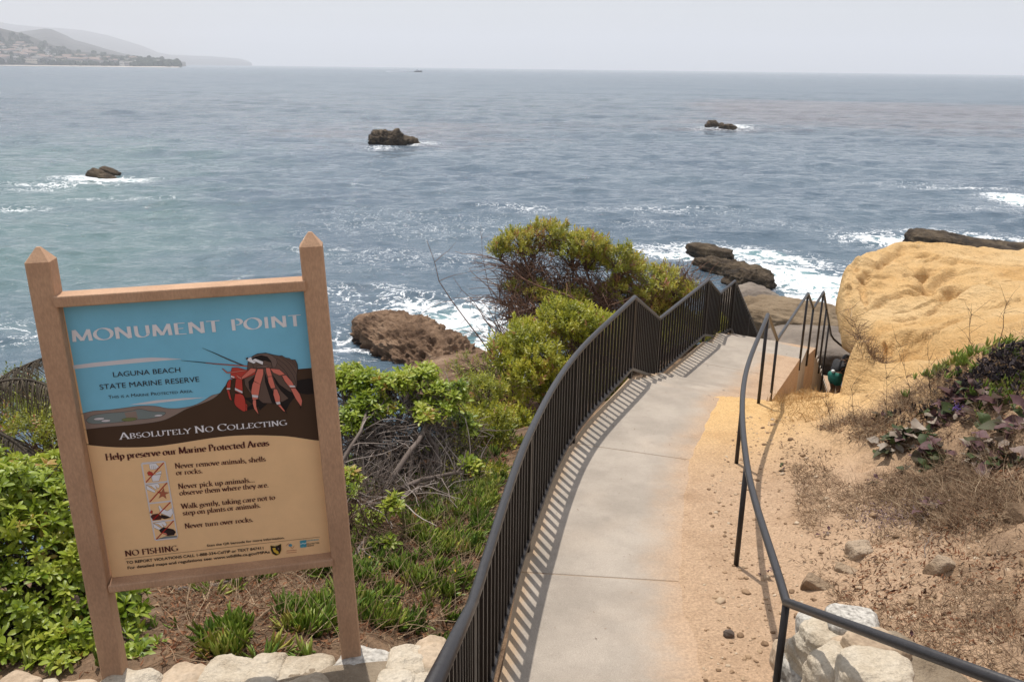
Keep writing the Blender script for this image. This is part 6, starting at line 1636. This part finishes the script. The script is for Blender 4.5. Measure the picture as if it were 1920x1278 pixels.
# bits of leaf and twig dropped on the concrete
_pd = spread([[(960, 1270), (1010, 1040), (1090, 850), (1190, 730), (1390, 745), (1340, 900), (1300, 1270)], [(1245, 712), (1330, 650), (1490, 680), (1430, 745)]], 110, 19)
_sd2, _hw2, _hh2 = path_coord(_pd[:, 0], _pd[:, 1]); _pd[:, 2] = ZC - _hh2 + .004
litter('path_debris', _pd, 9, (.25, .6), None, .25, .003, None, .4)

# ------------------------------------------------------------------ embedded stones and clod on the bank
M_BANKROCK = mat('buff_bank_rock', [(.25, (.20, .135, .085)), (.5, (.36, .265, .18)), (.8, (.47, .37, .27))], scale=5, rough=.95, bump=[(7, .06), (30, .02)], attr='tint', mixn=.4, spec=.1)
for k, (px, py, d, rz, ry, lab) in enumerate([(1538, 1100, (.17, .07, .09), -.5, .35, 'wedge of buff rock jutting from the bank just above the handrail kink'), (1612, 1030, (.13, .10, .11), .3, .1, 'squared grey brown rock block under the dried purple clump'),
        (1765, 1060, (.12, .07, .12), .5, .5, 'pointed pale rock wedge standing up in the bare slope'), (1588, 1070, (.12, .06, .06), -.4, .3, 'thin slanting rock edge between the buff wedge and the square block'), (1925, 965, (.16, .12, .09), .2, .2, 'dark crumbly rock at the right picture edge below the big leaves'),
]):
    p = gp(px, py); P, F, t = rock_mesh(tuple(np.array(d) * .78), 80 + k, n=26, p=6, amp=.34, freq=9, ridged=.6); mb = MB(); mb.add(place(P, rz, .2, ry) - [0, 0, d[2] * .35], F, t)
    o = mb.build('rock', M_BANKROCK if k < 4 else mat('eroded_soil', [(.3, (.12, .08, .05)), (.6, (.27, .185, .12)), (.85, (.40, .29, .19))], scale=6, rough=1, bump=[(8, .06), (30, .02)], spec=.05), smooth=True); o.location = p
    tag(o, lab, 'rock')
p = gp(1366, 1192); P, F, t = rock_mesh((.035, .028, .03), 91, n=14, p=2.4, amp=.5, freq=40); mb = MB(); mb.add(P, F, t)
o = mb.build('clod', flat('dark_clod', (.10, .075, .06), .95, .4), smooth=True); o.location = p + [0, 0, .015]; tag(o, 'dark clod lying on the sandy path edge near the handrail kink', 'clod')

# ------------------------------------------------------------------ broad leaved plants on the bank
M_BIG = mat('leathery_leaf', [(.05, (.018, .030, .010)), (.28, (.050, .070, .018)), (.42, (.080, .035, .032)), (.58, (.12, .060, .065)), (.72, (.25, .20, .155)), (.95, (.42, .36, .29))], scale=9, rough=.6, attr='tint', mixn=.12, trans=.1, spec=.3, bump=[(60, .002)])
M_PURP = flat('purple_flower', (.14, .075, .30), .8, .3)
def broad_plant(px, py, n, ln, seed, lab, tints, flower=None):
    rng = np.random.default_rng(seed); p = gp(px, py); root = empty('broad_leaved_plant', p, lab, 'plant')
    for i in range(n):
        L = ln * rng.uniform(.40, 1.0); V, F = leaf_tpl(L, L * rng.uniform(.5, .7), (.12, .45, .85, 1.0, .9, .55, .08), rng.uniform(.1, .5), rng.uniform(-.1, .7))
        V[:, 2] += .06 * L * np.sin(V[:, 1] / L * 9 + i) ; V[:, 2] += .12 * L * vnoise(V / L * 3 + i)
        az = i * 2.4 + rng.normal(0, .3); el = rng.uniform(-.1, .9)
        V = V @ np.array(Matrix.Rotation(az, 3, 'Z') @ Matrix.Rotation(el, 3, 'X') @ Matrix.Rotation(rng.normal(0, .4), 3, 'Y')).T
        off = rng.normal(0, ln * .45, 3) * [1, 1, 0]; off[2] = float(gz(p[0] + off[0], p[1] + off[1])) - p[2] + rng.uniform(.01, .07)
        mb = MB(); mb.add(V + off, F, float(np.clip(rng.choice(tints) + rng.normal(0, .05), 0, 1))); mb.build('leaf', M_BIG, root, smooth=True)
    if flower is not None:
        mb = MB(); V, F = cubesphere(3); V = V / np.linalg.norm(V, axis=1)[:, None]
        for k in range(90): mb.add(V * .007 * rng.uniform(.6, 1.2) + rng.normal(0, .028, 3) * [1.2, 1, .7] + np.array(flower), F)
        mb.build('flower_head', M_PURP, root, smooth=True)
broad_plant(1690, 830, 49, 0.213, 1, 'low plant with dusty taupe and dark green leaves leftmost in the bank clump', (.15, .2, .3, .75, .8, .85))
broad_plant(1770, 790, 49, 0.200, 2, 'plant with maroon and dusty leaves holding a purple flower head', (.2, .42, .5, .55, .75), (.10, -.04, .16))
broad_plant(1835, 850, 41, 0.188, 3, 'plant of dry brown and olive leaves in the middle of the bank clump', (.2, .3, .55, .7, .8))
broad_plant(1905, 810, 45, 0.225, 4, 'plant with reddish and olive leaves at the right picture edge', (.15, .3, .5, .6, .8))
broad_plant(1850, 760, 30, 0.188, 5, 'plant with red tinted leaves beside the dark dead mound', (.3, .45, .5, .6))
broad_plant(1740, 860, 40, .19, 21, 'dark green and purple leaves along the front of the bank clump', (.12, .2, .3, .42, .5))
broad_plant(1800, 740, 34, .18, 22, 'dark maroon leaves at the top of the bank clump under the dead mound', (.25, .35, .45, .5))
broad_plant(1880, 880, 30, .18, 23, 'dark olive leaves at the lower right end of the bank clump', (.15, .25, .35, .5, .7))
broad_plant(1650, 790, 12, .10, 6, 'small tuft of orange brown leaves at the far edge of the bank clump', (.4, .5, .6, .3))
broad_plant(1545, 1000, 6, .055, 7, 'tiny brown seedling alone on the bare sand below the bank', (.5, .55, .6)); broad_plant(1632, 910, 9, .07, 8, 'small maroon sprout on bare sand under the big leaves', (.3, .45, .55)); broad_plant(1466, 880, 8, .06, 9, 'small olive sprout beside the handrail', (.25, .3, .45))
broad_plant(1735, 965, 10, .13, 10, 'curled pinkish dead leaves on the upper bare slope', (.55, .6, .7)); broad_plant(1713, 1205, 4, .09, 11, 'curled reddish dead leaf cluster near the stone wall stub', (.5, .55)); broad_plant(1435, 1080, 5, .06, 12, 'curled dead leaves at the foot of a handrail post', (.5, .6))
for px, py, n, lab, sd_ in ((1790, 682, 70, 'small green ice plant patch on the crest against the ochre outcrop', 1), (1880, 735, 60, 'small pale green ice plant patch left of the dark dead mound', 2), (1905, 660, 40, 'yellowish ice plant patch on top of the bank at the picture edge', 3)):
    c = gp(px, py); rng = np.random.default_rng(sd_); P = c + rng.normal(0, .16, (n, 3)) * [1.4, .8, 0]; P[:, 2] = gz(P[:, 0], P[:, 1])
    tag(ice('ice_plant_patch', P, 20 + sd_, .55, (.9, 1.6)), lab, 'ice plant', kind='stuff')
# dark dead mound
c = gp(1880, 700); rng = np.random.default_rng(77); P = c + rng.normal(0, .28, (1600, 3)) * [1.5, .8, 0]; P[:, 2] = gz(P[:, 0], P[:, 1]) + np.maximum(0, .22 - .35 * np.linalg.norm((P - c)[:, :2], axis=1)) * rng.random(1600)
mb = MB(); scatter(mb, LIT + [finger_tpl(rng, 4, .05)[:2]], rng.normal(0, 1, P.shape) + [0, 0, .6], P, rng.uniform(.8, 1.8, 1600), rng.uniform(0, 1, 1600), rng)
tag(mb.build('dead_mound', mat('charred_dead_leaf', [(.1, (.010, .008, .010)), (.6, (.045, .035, .038)), (.95, (.16, .12, .11))], scale=9, rough=.8, attr='tint', mixn=.3, spec=.2)), 'dark mound of dried blackish ice plant at the right picture edge', 'dead plant', kind='stuff')
# dried purple grey clump
c = gp(1672, 975); rng = np.random.default_rng(78); P = c + rng.normal(0, .13, (700, 3)) * [1.3, 1, 0]; P[:, 2] = gz(P[:, 0], P[:, 1]) + rng.random(700) * .10
mb = MB(); scatter(mb, LIT, rng.normal(0, 1, P.shape), P, rng.uniform(.25, .6, 700), rng.uniform(0, 1, 700), rng)
tag(mb.build('dried_flower_clump', mat('faded_purple_flower', [(.1, (.09, .06, .06)), (.5, (.20, .14, .16)), (.9, (.36, .28, .30))], scale=9, rough=.9, attr='tint', mixn=.3, spec=.1)), 'dried greyish purple flower clump on the bank above the square rock', 'dead plant', kind='stuff')
# tall dry stalks along the crest
rng = np.random.default_rng(79)
for k, (px, py, tx, ty, lab) in enumerate([(1862, 668, 1897, 560, 'tallest dry forked stalk on the bank crest, against the ochre outcrop'), (1818, 668, 1822, 590, 'thin upright dry stalk left of the tallest stalk'), (1700, 760, 1690, 650, 'spindly dry stalk leaning left over the ochre slope'), (1745, 745, 1740, 655, 'spindly dry stalk midway along the crest'),
        (1663, 790, 1660, 690, 'wiry dry stalk at the lower end of the crest'), (1610, 800, 1600, 720, 'wiry dry stalk nearest the foot of the ochre slope'), (1560, 800, 1548, 745, 'short dry stalk at the left tip of the weedy bank')]):
    a = gp(px, py); b = atY(tx, ty, a[1] + .05); mb = MB(); p = twig_path(a, b, rng, .05, 8); mb.add(*tube(p - a, np.linspace(.0055 if k == 0 else .0032, .0016, 8), 4), .3)
    for q in range(16 if k else 12):
        j = rng.integers(2, 8); v = rng.normal(0, .09, 3) + [0, 0, .06]; mb.add(*tube(twig_path(p[j], p[j] + v, rng, .1, 4) - a, np.linspace(.0022, .0010, 4), 3), rng.uniform(.1, .6))
    o = mb.build('dry_stalk', M_TWIGB); o.location = a; tag(o, lab, 'dry stalk')
# fallen sticks
for k, (p0, p1, r, lab, m) in enumerate([((1735, 1045), (1745, 1000), .004, 'pale upright stick in the bare slope', M_TWIG), ((1710, 850), (1810, 790), .004, 'pale straight stick lying across the big leaves', M_STRAW), ((1700, 700), (1760, 790), .0045, 'long white bent stick in the dry weeds', M_STRAW), ((1580, 950), (1660, 1010), .003, 'thin dark stick lying on sand beside the squared rock', M_TWIGB),
        ((700, 990), (640, 1090), .022, 'thick grey branch on the ground below the twiggy shrub', M_TWIG), ((640, 1010), (720, 985), .030, 'gnarled dark root at the right sign post', M_BARK), ((460, 1190), (540, 1120), .010, 'bleached dead branch under the sign', M_STRAW), ((330, 1110), (470, 1085), .014, 'grey dead branch lying behind the sign posts', M_TWIG), ((420, 1150), (560, 1190), .006, 'thin bleached stick on the soil below the sign', M_STRAW)]):
    a, b = gp(*p0), gp(*p1); rng = np.random.default_rng(100 + k); mb = MB(); p = twig_path(a + [0, 0, r], b + [0, 0, r + .02], rng, .06, 10); mb.add(*tube(p - a, np.linspace(r, r * .4, 10), 6), .5)
    for q in range(5):
        j = rng.integers(3, 9); v = rng.normal(0, .12, 3) * [1, 1, .5] + [0, 0, .03]; mb.add(*tube(twig_path(p[j], p[j] + v, rng, .1, 5) - a, np.linspace(r * .35, r * .12, 5), 4), .6)
    o = mb.build('fallen_branch' if r > .008 else 'stick', m, smooth=True); o.location = a; tag(o, lab, 'branch' if r > .008 else 'stick')
# ------------------------------------------------------------------ person bending at the foot of the stairs
def skin(name, verts, edges, radii, m, parent, sub=2):
    me = bpy.data.meshes.new(name); me.from_pydata(verts, edges, []); me.materials.append(m)
    o = bpy.data.objects.new(name, me); COL.objects.link(o); o.parent = parent
    md = o.modifiers.new('Skin', 'SKIN'); md.use_smooth_shade = True
    for i, r in enumerate(radii):
        me.skin_vertices[0].data[i].radius = (r, r) if np.isscalar(r) else r
    me.skin_vertices[0].data[0].use_root = True
    s = o.modifiers.new('Subdivision', 'SUBSURF'); s.levels = sub; s.render_levels = sub
    return o
M_SKIN = flat('skin', (.30, .17, .11), .6); M_HAIR = flat('dark_hair', (.018, .012, .010), .5, .3); M_TOP = flat('black_shirt', (.016, .016, .019), .8, .3); M_GREEN = mat('green_shorts', [(.3, (.006, .10, .075)), (.7, (.010, .20, .15))], scale=14, rough=.75)
M_WHITE = flat('white_band', (.75, .78, .78), .8); M_SHOE = flat('dark_shoe', (.03, .03, .03), .7)
pp = atY(1566, 697, 19.3)
person = empty('person', (pp[0], pp[1], pp[2] - .96), 'person in a black top and green and white shorts bending forward below the stairs', 'person')
person.rotation_euler = (0, 0, math.radians(18))
bv = [(0, 0, .86), (.07, .03, .98), (.17, .06, 1.10), (.25, .08, 1.17), (.30, .09, 1.19), (.355, .10, 1.20), (.395, .105, 1.185)]
be = [(0, 1), (1, 2), (2, 3), (3, 4), (4, 5), (5, 6)]; br = [(.15, .11), (.135, .10), (.155, .105), (.12, .08), (.055, .055), (.085, .095), (.07, .085)]
def limb(pts, rad, start):
    i0 = len(bv); bv.extend(pts); br.extend(rad); be.append((start, i0)); be.extend([(i0 + k, i0 + k + 1) for k in range(len(pts) - 1)]); return len(bv) - 1
for s in (-1, 1):
    limb([(.0, .10 * s, .80), (.10, .11 * s, .46), (.02, .11 * s, .10), (.10, .115 * s, .045), (.19, .12 * s, .03)], [.085, .058, .038, .036, .028], 0)
    w = limb([(.22, .08 + .19 * s, 1.12), (.30, .10 + .22 * s, .86), (.44, .10 + .17 * s, .68), (.49, .10 + .155 * s, .635)], [.055, .042, .028, .026], 2)
    hx, hy, hz = bv[w]
    for k in range(4):
        o_ = (k - 1.5) * .018; l = (.7, .95, 1.0, .8)[k]
        limb([(hx + .030, hy + o_, hz - .022), (hx + .030 + .028 * l, hy + o_ * 1.15, hz - .046 * l), (hx + .035 + .03 * l, hy + o_ * 1.2, hz - .075 * l)], [.009, .0085, .007], w)
    limb([(hx + .005, hy - .035 * s, hz - .025), (hx + .02, hy - .045 * s, hz - .055)], [.010, .008], w)
skin('body', bv, be, br, M_SKIN, person)
skin('shirt', [(.005, .0, .91), (.09, .035, 1.02), (.17, .06, 1.10), (.25, .08, 1.165), (.22, .08 - .19, 1.12), (.255, .09 - .205, 1.0), (.22, .08 + .19, 1.12), (.255, .09 + .205, 1.0)], [(0, 1), (1, 2), (2, 3), (2, 4), (4, 5), (2, 6), (6, 7)], [(.168, .128), (.158, .122), (.172, .125), (.11, .085), .070, .066, .070, .066], M_TOP, person)
sh = skin('shorts', [(.05, .015, .985), (0, 0, .84), (.0, -.10, .79), (.055, -.11, .62), (.0, .10, .79), (.055, .11, .62)], [(0, 1), (1, 2), (2, 3), (1, 4), (4, 5)], [(.172, .136), (.178, .138), .112, .098, .112, .098], M_GREEN, person)
skin('stripe', [(-.06, -.06, .985), (-.075, -.02, .99), (-.06, .05, .985)], [(0, 1), (1, 2)], [.035, .045, .04], M_WHITE, sh)
mb = MB(); V, F = cubesphere(14); V = V / np.linalg.norm(V, axis=1)[:, None]
V2 = V * [.112, .100, .118] * (1 + .06 * vnoise(V * 3))[:, None]
k = (V[F].mean(1) @ np.array([.75, -.1, -.55])) < .42
mb.add(V2 + [.355, .10, 1.215], F[k]); mb.build('hair', M_HAIR, person, smooth=True)
mb = MB()
for s in (-1, 1):                                        # eyes, ears and nose of the bowed head
    mb.add(V * .012 + [.452, .105 + .034 * s, 1.19], F); mb.add(V * [.022, .010, .032] + [.375, .105 + .088 * s, 1.19], F)
mb.add(V * [.020, .014, .022] + [.475, .106, 1.165], F); mb.add(V * [.012, .028, .008] + [.462, .106, 1.135], F)
mb.build('face', M_SKIN, person, smooth=True)
for s in (-1, 1):
    mb = MB(); mb.add(V * [.13, .05, .045] + [.09, .115 * s, .045], F); mb.build('shoe', M_SHOE, person, smooth=True)
for nm in ('body', 'shirt', 'shorts', 'stripe'): pass

# ------------------------------------------------------------------ sea air
bpy.context.view_layer.update()
mh = bpy.data.materials.new('sea_haze'); mh.use_nodes = True
N, L = mh.node_tree.nodes, mh.node_tree.links
for n_ in list(N):
    if n_.type == 'BSDF_PRINCIPLED': N.remove(n_)
pv = N.new('ShaderNodeVolumePrincipled'); pv.inputs['Color'].default_value = (.93, .95, 1, 1); pv.inputs['Density'].default_value = 1.7e-4; pv.inputs['Anisotropy'].default_value = .1
L.new(pv.outputs['Volume'], N['Material Output'].inputs['Volume'])
mb = MB(); mb.add(*box(-17000, -400, -5.5, 17000, 17000, 560))
hz = mb.build('haze', mh); tag(hz, kind='stuff')
hz.display_type = 'WIRE'
